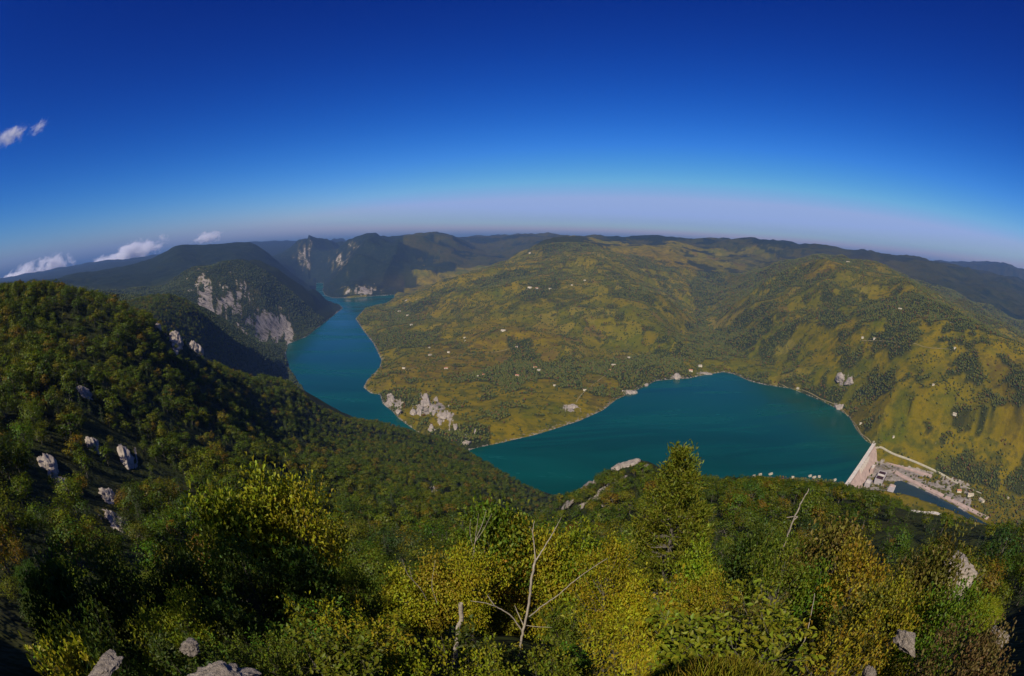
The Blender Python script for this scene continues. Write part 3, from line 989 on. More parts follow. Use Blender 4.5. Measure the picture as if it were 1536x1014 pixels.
# ------------------------------------------------------------------ forest: where trees stand
def sample_points(dens):
    """dens: trees per square metre at each grid cell -> x, y"""
    A = GR[:-1, :-1] * np.diff(RR)[:, None] * np.diff(AZ)[None]
    lam = np.clip(dens[:-1, :-1] * A, 0, 60)
    cnt = rng.poisson(lam)
    ir, ia = np.nonzero(cnt)
    k = cnt[ir, ia]
    ir, ia = np.repeat(ir, k), np.repeat(ia, k)
    r = RR[ir] + rng.random(len(ir)) * (RR[ir + 1] - RR[ir])
    a = AZ[ia] + rng.random(len(ia)) * (AZ[ia + 1] - AZ[ia])
    return r * np.sin(a), r * np.cos(a)


front = np.abs(GA) < math.radians(72)
nearside = ~hills & (GR < 2300)
slope_shape = 1.0
dn = np.where(front & GVIS & nearside & (GR > 34) & (_w_lake > 4), forest, 0) * np.where(GR < 150, 1 / 24.0, np.where(GR < 500, 1 / 30.0, 1 / 36.0))
dn = dn * (0.75 + 0.5 * sstep(-0.3, 0.3, fbm(GX, GY, 40, 3, 77))) * np.where(_t > -10, 0.0 if False else 1, 1)
dn = np.where(rock > 0.5, dn * 0.15, dn)
for cx, cy, rx, ry, r0, r1 in ((900, 730, 62, 34, 360, 620), (945, 697, 30, 10, 380, 620), (84, 722, 40, 62, 70, 260), (140, 676, 22, 34, 70, 300), (190, 706, 24, 50, 70, 300),
                               (168, 772, 34, 52, 50, 260), (262, 514, 50, 24, 600, 1100), (298, 532, 26, 22, 600, 1100), (498, 792, 14, 20, 60, 400), (375, 776, 18, 16, 60, 300)):
    dn = np.where((GR > r0) & (GR < r1) & (((GPX - cx) / rx) ** 2 + ((GPY - cy) / ry) ** 2 < 1), dn * 0.12, dn)
dn = dn * (0.35 + 0.85 * sstep(-0.25, 0.25, fbm(GX, GY, 24, 3, 78)))
tx, ty = sample_points(dn)
tz = ground(tx, ty)
tr = np.hypot(tx, ty)
th_ = np.clip(np.exp(rng.normal(2.02, 0.32, len(tx))), 3.6, 14) * np.where(tr > 500, 1.1, 1.0) * (1 + 0.2 * fbm(tx, ty, 60, 2, 5))
th_ = th_ * np.where(tr < 110, 0.66, 1)
tcon = (rng.random(len(tx)) < 0.16 + 0.25 * (fbm(tx, ty, 150, 2, 9) > 0.15))
# keep the view over the rim open: no crown may rise above the skyline traced for that azimuth
RIM = np.array([(-50, 380), (0, 423), (60, 418), (110, 422), (150, 432), (200, 456), (235, 470), (262, 494), (312, 536), (345, 552), (430, 565), (470, 603), (520, 626),
                (600, 629), (640, 640), (680, 662), (712, 675), (760, 708), (800, 731), (824, 743), (850, 738), (900, 708), (940, 692), (975, 697), (1010, 715),
                (1060, 714), (1100, 714), (1130, 713), (1200, 720), (1262, 724), (1290, 729), (1330, 740), (1352, 752), (1400, 765), (1450, 776), (1490, 781),
                (1536, 780), (1600, 760)], float)
_tpx, _tpy = project(tx, ty, tz + th_)
beyond = (tr > 1850) & (_tpx < 480)
ok = (_tpy > np.interp(_tpx, RIM[:, 0], RIM[:, 1]) + rng.uniform(-3, 3, len(tx)) * (tr < 900)) | beyond
sh = np.where(ok, 1.0, 0.62)
_tpx, _tpy = project(tx, ty, tz + th_ * sh)
ok = (_tpy > np.interp(_tpx, RIM[:, 0], RIM[:, 1]) - 1.5) | beyond
tx, ty, tz, tr, th_, tcon = [q_[ok] for q_ in (tx, ty, tz, tr, th_ * sh, tcon)]
app = th_ / tr
order = np.argsort(-app)
N_IND = 300
ind = order[:N_IND]; rest = order[N_IND:]

# prototypes
BT = [broadleaf_tree(100 + i, 8.0, 2.5 + 0.25 * (i % 3), 48, 30, 0.33) for i in range(5)]
CT = [conifer_tree(200 + i, 9.0, 1.8) for i in range(3)]
BT_T = [vf_mesh("trunk", b[0], M['bark']) for b in BT]
BT_C = [vf_mesh("crown", b[1], M['leaf']) for b in BT]
CT_T = [vf_mesh("trunk", b[0], M['bark']) for b in CT]
CT_C = [vf_mesh("crown", b[1], M['leaf']) for b in CT]

TINTS = [((0.055, 0.082, 0.007), "mid green broadleaf tree "), ((0.090, 0.102, 0.008), "olive green broadleaf tree "), ((0.036, 0.058, 0.011), "dark green broadleaf tree "),
         ((0.125, 0.122, 0.008), "yellow green broadleaf tree "), ((0.135, 0.100, 0.010), "rusty yellow broadleaf tree "), ((0.072, 0.110, 0.007), "fresh green broadleaf tree ")]


def region_phrase(px):
    return ("on the steep wooded slope at the left" if px < 420 else "on the wooded slope below the lake arm" if px < 800
            else "around the rocky spur above the lake" if px < 1090 else "along the wooded rim before the dam")


def put_tree(kind, vi, loc, h, rz, colr, label, cat, group):
    T_, C_, H_ = (CT_T, CT_C, 9.0) if kind == 'c' else (BT_T, BT_C, 8.0)
    o = empty("conifer_tree" if kind == 'c' else "broadleaf_tree", loc, rz)
    s_ = h / H_
    w_ = s_ * random.uniform(0.9, 1.2)
    o.scale = (w_, w_, s_)
    tag(o, label, cat, group)
    obj("trunk", T_[vi % len(T_)], o)
    c = obj("crown", C_[vi % len(C_)], o); c.color = (*colr, 1); tag(c, kind="stuff")
    return o


for n_, i in enumerate(ind):
    px_, _ = project(tx[i], ty[i], tz[i])
    con = bool(tcon[i])
    t0, tw = TINTS[int(rng.integers(0, 6))]
    colr = (0.030, 0.050, 0.010) if con else tuple(c * rng.uniform(0.85, 1.2) for c in t0)
    put_tree('c' if con else 'b', n_, (tx[i], ty[i], tz[i]), th_[i], rng.random() * 6.28, colr,
             ("dark narrow conifer " if con else tw) + region_phrase(float(px_)), "tree",
             ("dark narrow conifers " if con else tw.strip() + "s ") + region_phrase(float(px_)))


def scatter(name, x, y, z, sc, protos, label, cat, tilt=0.06):
    """one object whose points carry tree instances (uncountable mass)"""
    n = len(x)
    me = bpy.data.meshes.new(name)
    me.vertices.add(n); me.vertices.foreach_set('co', np.stack([x, y, z], 1).astype(np.float32).ravel())
    rot = np.stack([rng.normal(size=n) * tilt, rng.normal(size=n) * tilt, rng.random(n) * 6.283], 1)
    at = me.attributes.new('rot', 'FLOAT_VECTOR', 'POINT'); at.data.foreach_set('vector', rot.astype(np.float32).ravel())
    at = me.attributes.new('scl', 'FLOAT_VECTOR', 'POINT'); at.data.foreach_set('vector', np.asarray(sc, np.float32).ravel())
    at = me.attributes.new('var', 'INT', 'POINT'); at.data.foreach_set('value', rng.integers(0, len(protos), n).astype(np.int32))
    o = obj(name, me)
    ng = bpy.data.node_groups.new(name, 'GeometryNodeTree')
    ng.interface.new_socket('Geometry', in_out='INPUT', socket_type='NodeSocketGeometry')
    ng.interface.new_socket('Geometry', in_out='OUTPUT', socket_type='NodeSocketGeometry')
    gi = ng.nodes.new('NodeGroupInput'); go = ng.nodes.new('NodeGroupOutput')
    ip = ng.nodes.new('GeometryNodeInstanceOnPoints'); jn = ng.nodes.new('GeometryNodeJoinGeometry')
    ip.inputs['Pick Instance'].default_value = True
    for p_ in protos:
        oi = ng.nodes.new('GeometryNodeObjectInfo')
        oi.inputs['Object'].default_value = p_; oi.inputs['As Instance'].default_value = True
        ng.links.new(oi.outputs['Geometry'], jn.inputs['Geometry'])

    def na(nm, ty_):
        a = ng.nodes.new('GeometryNodeInputNamedAttribute'); a.data_type = ty_; a.inputs['Name'].default_value = nm
        return a.outputs['Attribute']
    ng.links.new(gi.outputs[0], ip.inputs['Points'])
    ng.links.new(jn.outputs[0], ip.inputs['Instance'])
    ng.links.new(na('var', 'INT'), ip.inputs['Instance Index'])
    er = ng.nodes.new('FunctionNodeEulerToRotation')
    ng.links.new(na('rot', 'FLOAT_VECTOR'), er.inputs[0]); ng.links.new(er.outputs[0], ip.inputs['Rotation'])
    ng.links.new(na('scl', 'FLOAT_VECTOR'), ip.inputs['Scale'])
    ng.links.new(ip.outputs[0], go.inputs[0])
    md = o.modifiers.new('instances', 'NODES'); md.node_group = ng
    tag(o, label, cat, kind="stuff")
    return o


def proto(name, *parts):
    """unlinked tree whose mesh is instanced in the masses; parts: (verts, faces, material)"""
    vs, mi, fs, o_ = [], [], [], 0
    for v, f, m_ in parts:
        if f.shape[1] == 3: f = np.c_[f, f[:, 2]]
        vs.append(v); fs.append(f + o_); o_ += len(v); mi.append(np.full(len(f), len(mi)))
    me = mesh_from(name, np.concatenate(vs), np.concatenate(fs), [p_[2] for p_ in parts])
    me.polygons.foreach_set('material_index', np.concatenate(mi).astype(np.int32))
    return bpy.data.objects.new(name, me)


MB_ = [broadleaf_tree(300 + i, 1.0 * 8, 2.8, 26, 20, 0.62, 0.55) for i in range(6)]
MC_ = [conifer_tree(320 + i, 9.0, 1.8, 11, 7, 9, 0.5) for i in range(3)]
PB = [proto("forest_tree", (*b[0], M['bark']), (*b[1], M['forest_leaf'])) for b in MB_]
PC = [proto("forest_conifer", (*b[0], M['bark']), (*b[1], M['conifer_leaf'])) for b in MC_]
cb, cc = rest[~tcon[rest]], rest[tcon[rest]]


def scl3(h, H_):
    w_ = h / H_ * rng.uniform(0.9, 1.2, len(h))
    return np.stack([w_, w_, h / H_], 1)


scatter("broadleaf_forest", tx[cb], ty[cb], tz[cb], scl3(th_[cb], 8.0), PB, "mixed green and yellowing forest covering the near mountain slopes", "forest")
scatter("conifer_forest", tx[cc], ty[cc], tz[cc], scl3(th_[cc], 9.0), PC, "dark conifers scattered through the near forest", "forest")

# far hillsides
df = np.where(front & GVIS & (hills | (GR > 2300)) & (GR > 1500) & (GR < 6600) & (_w_lake > 6) & (_w_tail > 8), 1, 0.0)
clump = sstep(0.0, 0.45, fbm(GX, GY, 110, 3, 31))
dens_f = forest * np.where(GR < 3200, 1 / 48.0, np.where(GR < 4500, 1 / 70.0, 1 / 110.0)) * (0.55 + 0.6 * clump) + HEDGE / 60.0 + (1 - forest) * (clump ** 2 / 300.0 + sstep(0.25, 0.6, fbm(GX, GY, 38, 2, 33)) / 260.0 + 1 / 4000.0)
dens_f = np.where(rock > 0.4, dens_f * 0.25, dens_f)
dens_f = np.where((GA < math.radians(-19)) & (GR > 5000), 0, dens_f)
fx, fy = sample_points(df * dens_f)
fz = ground(fx, fy); fr = np.hypot(fx, fy)


def blob(seed):
    bm = bmesh.new(); bmesh.ops.create_icosphere(bm, subdivisions=2, radius=1.0)
    v = np.array([q_.co[:] for q_ in bm.verts]); f = np.array([[w_.index for w_ in q_.verts] for q_ in bm.faces]); bm.free()
    v = v * (1 + 0.38 * vnoise3(v * 1.6 + seed * 7.1, seed)[:, None] + 0.22 * vnoise3(v * 4.0 + seed * 3.3, seed + 9)[:, None])
    v = v * np.array([0.42, 0.42, 0.5]) + np.array([0, 0, 0.42])
    return v, f


PF = [proto("hillside_tree", (*blob(400 + i), M['far_leaf'])) for i in range(5)]
fh = rng.uniform(5, 11, len(fx)) * np.where(fr > 4500, 1.25, 1.0)
M['dark_leaf'] = leaf_mat("dark_leaf", [(0.0, (0.016, 0.030, 0.010)), (0.6, (0.030, 0.044, 0.011)), (1.0, (0.046, 0.050, 0.012))], trans=0.0)
PD = [proto("mountain_tree", (*blob(420 + i), M['dark_leaf'])) for i in range(4)]
fsc = np.stack([fh * rng.uniform(0.8, 1.25, len(fx)), fh * rng.uniform(0.8, 1.25, len(fx)), fh], 1)
lm = np.arctan2(fx, fy) < math.radians(-18.5)
scatter("hillside_woods", fx[~lm], fy[~lm], fz[~lm], fsc[~lm], PF, "woods, hedges and bushes scattered over the far hillsides", "woods")
scatter("mountain_woods", fx[lm], fy[lm], fz[lm], fsc[lm], PD, "dark woods on the cliffed mountain left of the lake arm", "woods")
print("TREES near", len(tx), "far", len(fx))
# ------------------------------------------------------------------ shrubs and trees of the foreground
SH = []
for i in range(8):
    big = i >= 5
    SH.append(shrub(500 + i, 2.0, 5 + i % 3, 0.85 if not big else 0.6, 0.125 if i % 2 else 0.105, 3000, 0.6 if i % 3 else 0.45))
NSH = len(SH)
for i in range(4):
    SH.append(young_tree(560 + i, 4.0, 0.125 if i % 2 else 0.15, 56 + 6 * i, 115, 1.35 + 0.15 * (i % 2)))
def _extent(vf):
    v = vf[0]; return float(np.percentile(v[:, 2], 99.97)), float(np.percentile(np.hypot(v[:, 0], v[:, 1]), 96))
SH_X = [_extent(s_[1]) for s_ in SH]
SH_S = [vf_mesh("stems", s_[0], M['bark']) for s_ in SH]
SH_F = [vf_mesh("foliage", s_[1], M['leaf']) for s_ in SH]

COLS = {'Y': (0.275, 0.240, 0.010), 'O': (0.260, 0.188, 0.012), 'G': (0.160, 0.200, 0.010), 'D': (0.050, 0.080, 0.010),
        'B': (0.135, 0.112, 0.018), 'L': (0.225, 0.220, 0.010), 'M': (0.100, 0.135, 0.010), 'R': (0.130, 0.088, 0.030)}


def col_profile(az):
    fa = np.interp(az, AZ, np.arange(NA)); ia = int(fa); t = fa - ia
    return GZ[:, ia] * (1 - t) + GZ[:, min(ia + 1, NA - 1)] * t


def stand(px, py, h, rmin=3.0, rmax=400):
    """where a plant of height h must stand for its top to be seen at (px, py)"""
    a, e = azel(px, py); a, e = float(a), float(e)
    z = col_profile(a)
    gap = e * RR - z
    ok = (gap >= h) & (RR > rmin) & (RR < rmax)
    i = int(np.argmax(ok)) if ok.any() else int(np.searchsorted(RR, 20))
    r = RR[i]
    return r * math.sin(a), r * math.cos(a), float(z[i]), float(r), float(e * r - z[i])


def put_shrub(vi, x, y, z, h, width, colr, label, group=None, name="shrub"):
    if h > 2.3: vi = NSH + vi % 4
    H_, W_ = SH_X[vi]
    o = empty(name, (x, y, z - 0.05), rng.random() * 6.28)
    sz_ = h / H_; sw = width / 2 / W_
    sw = min(max(sw, sz_ * 0.55), sz_ * 1.9)
    o.scale = (sw, sw, sz_)
    tag(o, label, "shrub", group)
    obj("stems", SH_S[vi], o)
    f = obj("foliage", SH_F[vi], o); f.color = (*colr, 1); tag(f, kind="stuff")
    return o


placed = []
SHRUBS = [  # px, py of the top, height m, width px, colour, label
    (470, 885, 1.3, 120, 'Y', "yellow green large leaved shrub at the bottom, left of centre"),
    (530, 905, 1.2, 90, 'L', "olive yellow shrub at the bottom, beside the large leaved one"),
    (600, 838, 1.8, 120, 'Y', "golden yellow shrub left of the bare tree"),
    (575, 940, 0.9, 90, 'G', "low bright green shrub at the bottom edge left of centre"),
    (660, 950, 0.9, 110, 'L', "low yellow green shrub at the bottom below the broken stump"),
    (735, 960, 0.8, 100, 'G', "low green shrub at the bottom edge below the bare tree"),
    (650, 815, 2.2, 110, 'O', "ochre yellow shrub behind the broken stump"),
    (700, 800, 2.4, 110, 'Y', "tall ochre shrub with bare twigs beside it"),
    (755, 790, 2.6, 110, 'O', "ochre tinged shrub just behind the bare tree"),
    (820, 780, 2.8, 120, 'Y', "yellow shrub right behind the fork of the bare tree"),
    (880, 768, 3.2, 130, 'G', "rounded bright green shrub below the pale rocky spur"),
    (915, 800, 2.4, 100, 'L', "yellow green shrub below the rounded bright green one"),
    (735, 738, 4.5, 110, 'M', "green young tree above the ochre shrubs, below the lake tip"),
    (790, 765, 3.4, 90, 'L', "olive shrub between the bare tree and the lake tip"),
    (965, 850, 1.8, 110, 'Y', "golden upright shrub below the pine"),
    (1010, 865, 1.6, 90, 'O', "ochre yellow shrub at the foot of the pine"),
    (940, 900, 1.3, 110, 'L', "yellow green shrub at the bottom, right of the bare tree"),
    (985, 940, 1.0, 110, 'Y', "low golden shrub at the bottom edge, right of centre"),
    (1060, 795, 2.8, 100, 'G', "bright green shrub in front of the pine trunk"),
    (1085, 850, 1.8, 80, 'L', "yellow green shrub right of the golden upright one"),
    (860, 900, 1.3, 110, 'M', "dim green shrub under the right limb of the bare tree"),
    (830, 960, 0.8, 100, 'M', "low dim green shrub at the bottom edge near the centre"),
    (1140, 770, 3.6, 90, 'D', "dark green shrub left of the pale leaning trunk"),
    (1190, 800, 3.0, 100, 'M', "olive dark shrub below the pale leaning trunk"),
    (1270, 765, 3.4, 110, 'B', "brown olive shrub below the near end of the dam"),
    (1310, 800, 2.6, 100, 'O', "thin ochre shrub below the dam, right of the brown one"),
    (1240, 830, 2.2, 90, 'M', "dull green shrub in the dark hollow right of centre"),
    (1385, 855, 1.8, 120, 'L', "sunlit yellow green shrub beside the dark boulder at the right"),
    (1335, 870, 1.5, 80, 'B', "brown leaved shrub left of the sunlit one at the right"),
    (1460, 850, 2.2, 100, 'M', "green shrub at the right, behind the bare twig"),
    (1440, 780, 3.0, 90, 'B', "thin brown topped shrub under the river channel"),
    (1500, 900, 1.5, 110, 'R', "reddish brown shrub at the right edge of the ledge"),
    (1290, 915, 1.1, 90, 'O', "small ochre shrub by the grassy ledge"),
    (1150, 890, 1.4, 80, 'B', "small brown shrub above the pale boulder"),
    (370, 685, 7.0, 190, 'L', "spreading yellow green tree crown on the left slope"),
    (430, 700, 6.0, 110, 'L', "light green crown beside the spreading yellow green one"),
    (310, 715, 5.5, 90, 'G', "green crown left of the spreading yellow green one"),
    (250, 868, 1.6, 120, 'G', "sunlit green shrub at the lower left"),
    (200, 920, 1.2, 100, 'G', "low green shrub above the pale ledge at the lower left"),
    (60, 960, 0.9, 110, 'L', "small sunlit shrub in the bottom left corner"),
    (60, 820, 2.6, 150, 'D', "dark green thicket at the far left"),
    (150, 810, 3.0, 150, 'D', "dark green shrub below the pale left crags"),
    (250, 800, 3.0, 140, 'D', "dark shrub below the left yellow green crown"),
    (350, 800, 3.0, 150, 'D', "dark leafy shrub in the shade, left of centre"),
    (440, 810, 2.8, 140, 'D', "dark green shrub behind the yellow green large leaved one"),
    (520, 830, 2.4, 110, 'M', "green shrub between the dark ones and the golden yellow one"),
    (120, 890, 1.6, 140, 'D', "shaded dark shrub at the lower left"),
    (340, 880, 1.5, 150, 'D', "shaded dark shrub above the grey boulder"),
    (400, 940, 1.0, 90, 'M', "small shrub right of the grey boulder"),
]
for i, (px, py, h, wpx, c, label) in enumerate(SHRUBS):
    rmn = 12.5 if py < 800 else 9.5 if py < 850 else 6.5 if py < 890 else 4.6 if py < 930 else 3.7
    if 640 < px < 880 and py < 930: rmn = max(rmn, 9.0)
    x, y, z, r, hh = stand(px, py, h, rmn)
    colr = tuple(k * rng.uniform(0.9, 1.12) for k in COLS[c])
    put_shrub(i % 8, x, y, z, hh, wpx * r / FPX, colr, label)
    placed.append((x, y))

# fill between them, kept below the traced outline of the foreground growth
ENV = np.array([(0, 770), (200, 800), (400, 810), (550, 850), (650, 840), (720, 800), (800, 800), (900, 790), (960, 790), (1100, 800),
                (1200, 800), (1300, 800), (1400, 800), (1536, 830)], float)
cnt = 0
tries = 0
fill = []
while cnt < 150 and tries < 6000:
    tries += 1
    a = math.radians(rng.uniform(-66, 66)); r = math.exp(rng.uniform(math.log(3.3), math.log(48)))
    x, y = r * math.sin(a), r * math.cos(a)
    if any((x - u) ** 2 + (y - v) ** 2 < (0.10 * r + 0.25) ** 2 for u, v in placed): continue
    z = float(ground(np.array([x]), np.array([y]))[0])
    h = rng.uniform(0.6, 1.1) + 0.06 * r
    pxt, pyt = project(x, y, z + h)
    if pyt < np.interp(pxt, ENV[:, 0], ENV[:, 1]): continue
    if pxt > 1060 and pxt < 1460 and pyt > 915: continue        # open ledge
    if 590 < pxt < 930 and pyt < 955 and r < 9.0: continue    # the bare tree stands free
    placed.append((x, y)); cnt += 1
    left = pxt < 420
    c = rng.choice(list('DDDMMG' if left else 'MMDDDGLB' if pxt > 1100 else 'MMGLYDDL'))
    word = {'D': 'dark green', 'M': 'olive green', 'G': 'bright green', 'L': 'yellow green', 'Y': 'golden', 'O': 'rusty orange', 'B': 'brownish'}[c]
    side = "in the shade at the lower left" if left else "in the undergrowth below the pine" if pxt > 900 and pxt < 1120 else \
        "in the dark hollow at the lower right" if pxt >= 1120 else "in the thicket around the bare tree"
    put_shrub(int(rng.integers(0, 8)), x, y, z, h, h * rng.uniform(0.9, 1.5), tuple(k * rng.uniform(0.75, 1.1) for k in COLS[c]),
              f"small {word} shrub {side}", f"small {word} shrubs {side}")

# the pine
x, y, z, r, hh = stand(1027, 664, 6.5, 18, 60)
pine = empty("pine_tree", (x, y, z - 0.1), 0.4)
tag(pine, "bushy pine rising against the lake, right of centre", "tree")
g = np.random.default_rng(901)
segs = polyline_tube([(0, 0, -0.4), (0.1, 0, hh * .4), (0, 0.1, hh * .75), (0, 0, hh)], 0.16, 0.02)
ps, ns, ds = [], [], []
W2 = 0.5 * 165 * r / FPX
for w_ in range(20):
    t = (w_ + 0.4 * g.random()) / 20
    zz = hh * (0.06 + 0.92 * t)
    L = W2 * (0.92 * (1 - t ** 2.6) + 0.08)
    for b_ in range(9 if t < 0.7 else 6):
        aa = g.uniform(0, 6.283); l = L * g.uniform(0.55, 1.1)
        p0 = np.array([0, 0, zz]); p1 = p0 + np.array([math.cos(aa) * l * .6, math.sin(aa) * l * .6, 0.05 * l]); p2 = p1 + np.array([math.cos(aa) * l * .4, math.sin(aa) * l * .4, 0.32 * l + .12])
        segs += polyline_tube([p0, p1, p2], 0.035, 0.008)
        for tp, k in ((p2, 60), (p1 * .35 + p2 * .65, 46), (p1, 34), (p0 * .5 + p1 * .5, 14)):
            ps.append(tp + g.normal(size=(k, 3)) * 0.13)
            ds.append(g.normal(size=(k, 3)) * 0.8 + np.array([math.cos(aa) * .4, math.sin(aa) * .4, 0.9]))
ps = np.concatenate(ps); ds = np.concatenate(ds)
v, f = leaf6(ps, ds, g.normal(size=ps.shape), g.uniform(0.15, 0.28, len(ps)), 0.24, 0.06)
obj("trunk", vf_mesh("trunk", tubes(segs, 5), M['bark']), pine)
c = obj("crown", vf_mesh("crown", (v, f), M['leaf']), pine); c.color = (0.140, 0.150, 0.012, 1); tag(c, kind="stuff")


# unseen trees added behind the photographer to shade the lower left corner
for i, (x, y, h) in enumerate([(-10.5, -3.0, 8.5), (-13.5, -1.0, 9.0), (-12.0, -6.0, 10.0), (-17.0, -3.0, 9.5)]):
    z = float(ground(np.array([x]), np.array([y]))[0])
    put_tree('b', i, (x, y, z), h, i * 1.3, TINTS[i % 6][0], "unseen leafy tree added behind the photographer for its shade", "tree", "unseen trees added for shade")


# ------------------------------------------------------------------ bare wood
def px3(px, py, r):
    x, y, z = ray(px, py); k = r / math.hypot(float(x), float(y))
    return np.array([float(x) * k, float(y) * k, float(z) * k])


def smooth_line(pts, n=4, jit=0.0):
    pts = np.array(pts); out = []
    for i in range(len(pts) - 1):
        p0, p1, p2, p3 = pts[max(i - 1, 0)], pts[i], pts[i + 1], pts[min(i + 2, len(pts) - 1)]
        for t in np.arange(n) / n:
            out.append(0.5 * ((2 * p1) + (-p0 + p2) * t + (2 * p0 - 5 * p1 + 4 * p2 - p3) * t * t + (-p0 + 3 * p1 - 3 * p2 + p3) * t ** 3)
                       + rng.normal(size=3) * jit)
    out.append(pts[-1])
    return out


def bare(name, label, cat, lines, parts):
    base = lines[0][0][0]
    o = empty(name, tuple(base))
    tag(o, label, cat)
    for pn, (pts, r0, r1) in zip(parts, lines):
        ln = [p - base for p in smooth_line(pts, 5, r0 * 0.12)]
        obj(pn, vf_mesh(pn, tubes(polyline_tube(ln, r0 * 0.5, r1 * 0.65), 7), M['pale_bark'], True), o)
    return o


R0 = 7.2
bare("bare_tree", "leafless pale forked tree standing in the middle of the shrubs", "tree", [
    ([px3(772, 1060, R0 * 1.04), px3(779, 975, R0), px3(785, 946, R0), px3(793, 905, R0), px3(797, 870, R0), px3(803, 840, R0 * 1.01)], 0.052, 0.030),
    ([px3(803, 842, R0 * 1.01), px3(801, 815, R0 * 1.02), px3(799, 797, R0 * 1.02), px3(802, 781, R0 * 1.03)], 0.022, 0.006),
    ([px3(803, 842, R0 * 1.01), px3(815, 823, R0 * 1.03), px3(826, 805, R0 * 1.05), px3(834, 791, R0 * 1.07), px3(842, 776, R0 * 1.08)], 0.024, 0.005),
    ([px3(794, 925, R0), px3(815, 908, R0 * .98), px3(840, 890, R0 * .96), px3(868, 866, R0 * .95), px3(910, 838, R0 * .93)], 0.026, 0.006),
    ([px3(784, 948, R0), px3(768, 925, R0 * .99), px3(748, 912, R0 * .98), px3(730, 905, R0 * .97), px3(706, 901, R0 * .96)], 0.030, 0.007),
    ([px3(742, 909, R0 * .98), px3(735, 899, R0 * .98), px3(731, 893, R0 * .98)], 0.018, 0.009),
    ([px3(785, 938, R0), px3(777, 920, R0 * 1.02), px3(772, 908, R0 * 1.03)], 0.017, 0.006),
    ([px3(790, 938, R0), px3(805, 940, R0 * .98), px3(828, 941, R0 * .97)], 0.014, 0.004),
    ([px3(799, 798, R0 * 1.02), px3(796, 792, R0 * 1.02), px3(793, 790, R0 * 1.02)], 0.008, 0.004),
], ["trunk"] + ["limb"] * 8)
r1 = 6.6
bare("broken_stump", "short broken grey trunk left of the leafless tree", "tree stump", [
    ([px3(676, 1060, r1), px3(683, 985, r1), px3(686, 950, r1), px3(692, 930, r1), px3(691, 905, r1)], 0.085, 0.060)], ["trunk"])
r2 = 10.0
bare("dead_shrub", "fan of pale bare twigs above the ochre shrubs", "shrub", [
    ([px3(708, 850, r2), px3(712, 815, r2), px3(722, 790, r2), px3(730, 765, r2)], 0.022, 0.005),
    ([px3(711, 830, r2), px3(714, 800, r2), px3(718, 770, r2)], 0.014, 0.004),
    ([px3(713, 812, r2), px3(725, 795, r2), px3(738, 770, r2)], 0.012, 0.004),
    ([px3(711, 828, r2), px3(705, 800, r2), px3(706, 778, r2)], 0.012, 0.004)], ["stem", "twig", "twig", "twig"])
r3 = 9.0
bare("dead_branch", "pale crooked twig sticking out of the golden shrub", "branch", [
    ([px3(640, 900, r3), px3(630, 882, r3), px3(612, 862, r3), px3(603, 838, r3)], 0.018, 0.005),
    ([px3(618, 868, r3), px3(614, 850, r3)], 0.010, 0.004)], ["stem", "twig"])
bare("dead_branch", "pale upright twig between the golden shrub and the stump", "branch", [
    ([px3(656, 905, r3), px3(648, 880, r3), px3(650, 858, r3), px3(653, 840, r3)], 0.014, 0.004)], ["stem"])
x, y, z, r4, _ = stand(1165, 850, 0.3, 10, 60)
r4 = min(r4, 30)
bare("leaning_dead_tree", "pale leaning dead trunk on the wooded rim right of the pine", "tree", [
    ([px3(1160, 860, r4), px3(1175, 820, r4), px3(1190, 780, r4), px3(1203, 752, r4), px3(1213, 733, r4)], 0.055, 0.014),
    ([px3(1190, 780, r4), px3(1196, 775, r4), px3(1180, 776, r4)], 0.03, 0.01)], ["trunk", "limb"])
bare("dead_sapling", "thin grey stem in the dark hollow at the lower right", "sapling", [
    ([px3(1190, 985, 5.5), px3(1207, 960, 5.5), px3(1216, 925, 5.7), px3(1222, 890, 5.9)], 0.016, 0.006)], ["stem"])
bare("dead_branch", "bare forked twig in front of the dark boulder at the right", "branch", [
    ([px3(1405, 925, 8.0), px3(1430, 897, 8.0), px3(1448, 883, 8.0), px3(1478, 860, 8.0)], 0.016, 0.004),
    ([px3(1445, 886, 8.0), px3(1447, 868, 8.0)], 0.010, 0.004)], ["stem", "twig"])

# ------------------------------------------------------------------ rocks
m, _, _ = new_mat("limestone"); q = N(m); M['rock'] = m
P = q.node('ShaderNodeTexCoord').outputs['Object']
PW = q.node('ShaderNodeNewGeometry').outputs['Position']
n_ = q.noise(P, 2.2, 8, 0.65, 0.6); n2_ = q.noise(P, 9.0, 6, 0.65)
colr_ = q.ramp(n_, [(0.28, (0.11, 0.095, 0.078)), (0.48, (0.27, 0.22, 0.175)), (0.70, (0.40, 0.335, 0.265))])
colr_ = q.mix(q.mapr(n2_, 0.55, 0.75, 0, 0.7), colr_, (0.12, 0.10, 0.075))
q.out(principled(q, colr_, 0.92, 0.15, bump(q, n2_, 0.7, 0.12)).outputs[0])


def rock_mesh(seed, sub=5):
    bm = bmesh.new(); bmesh.ops.create_icosphere(bm, subdivisions=sub, radius=1.0)
    v = np.array([q_.co[:] for q_ in bm.verts]); f = np.array([[w_.index for w_ in q_.verts] for q_ in bm.faces]); bm.free()
    g = np.random.default_rng(seed)
    pl = g.normal(size=(22, 3)); pl /= np.linalg.norm(pl, axis=1, keepdims=True)
    off = g.uniform(0.42, 1.0, 22)
    d = v @ pl.T
    k = np.where(d > 1e-3, off / np.maximum(d, 1e-3), 9).min(1)
    v = v * np.minimum(k, 1.0)[:, None]
    v = v * (1 + 0.22 * vnoise3(v * 1.7 + seed, seed) + 0.20 * (1 - 2 * np.abs(vnoise3(v * 3.6 + seed, seed + 3))) + 0.13 * (1 - 2 * np.abs(vnoise3(v * 8.5 + seed, seed + 5))) + 0.05 * vnoise3(v * 19 + seed, seed + 6))[:, None]
    return mesh_from("rock", v, f, (M['rock'],))


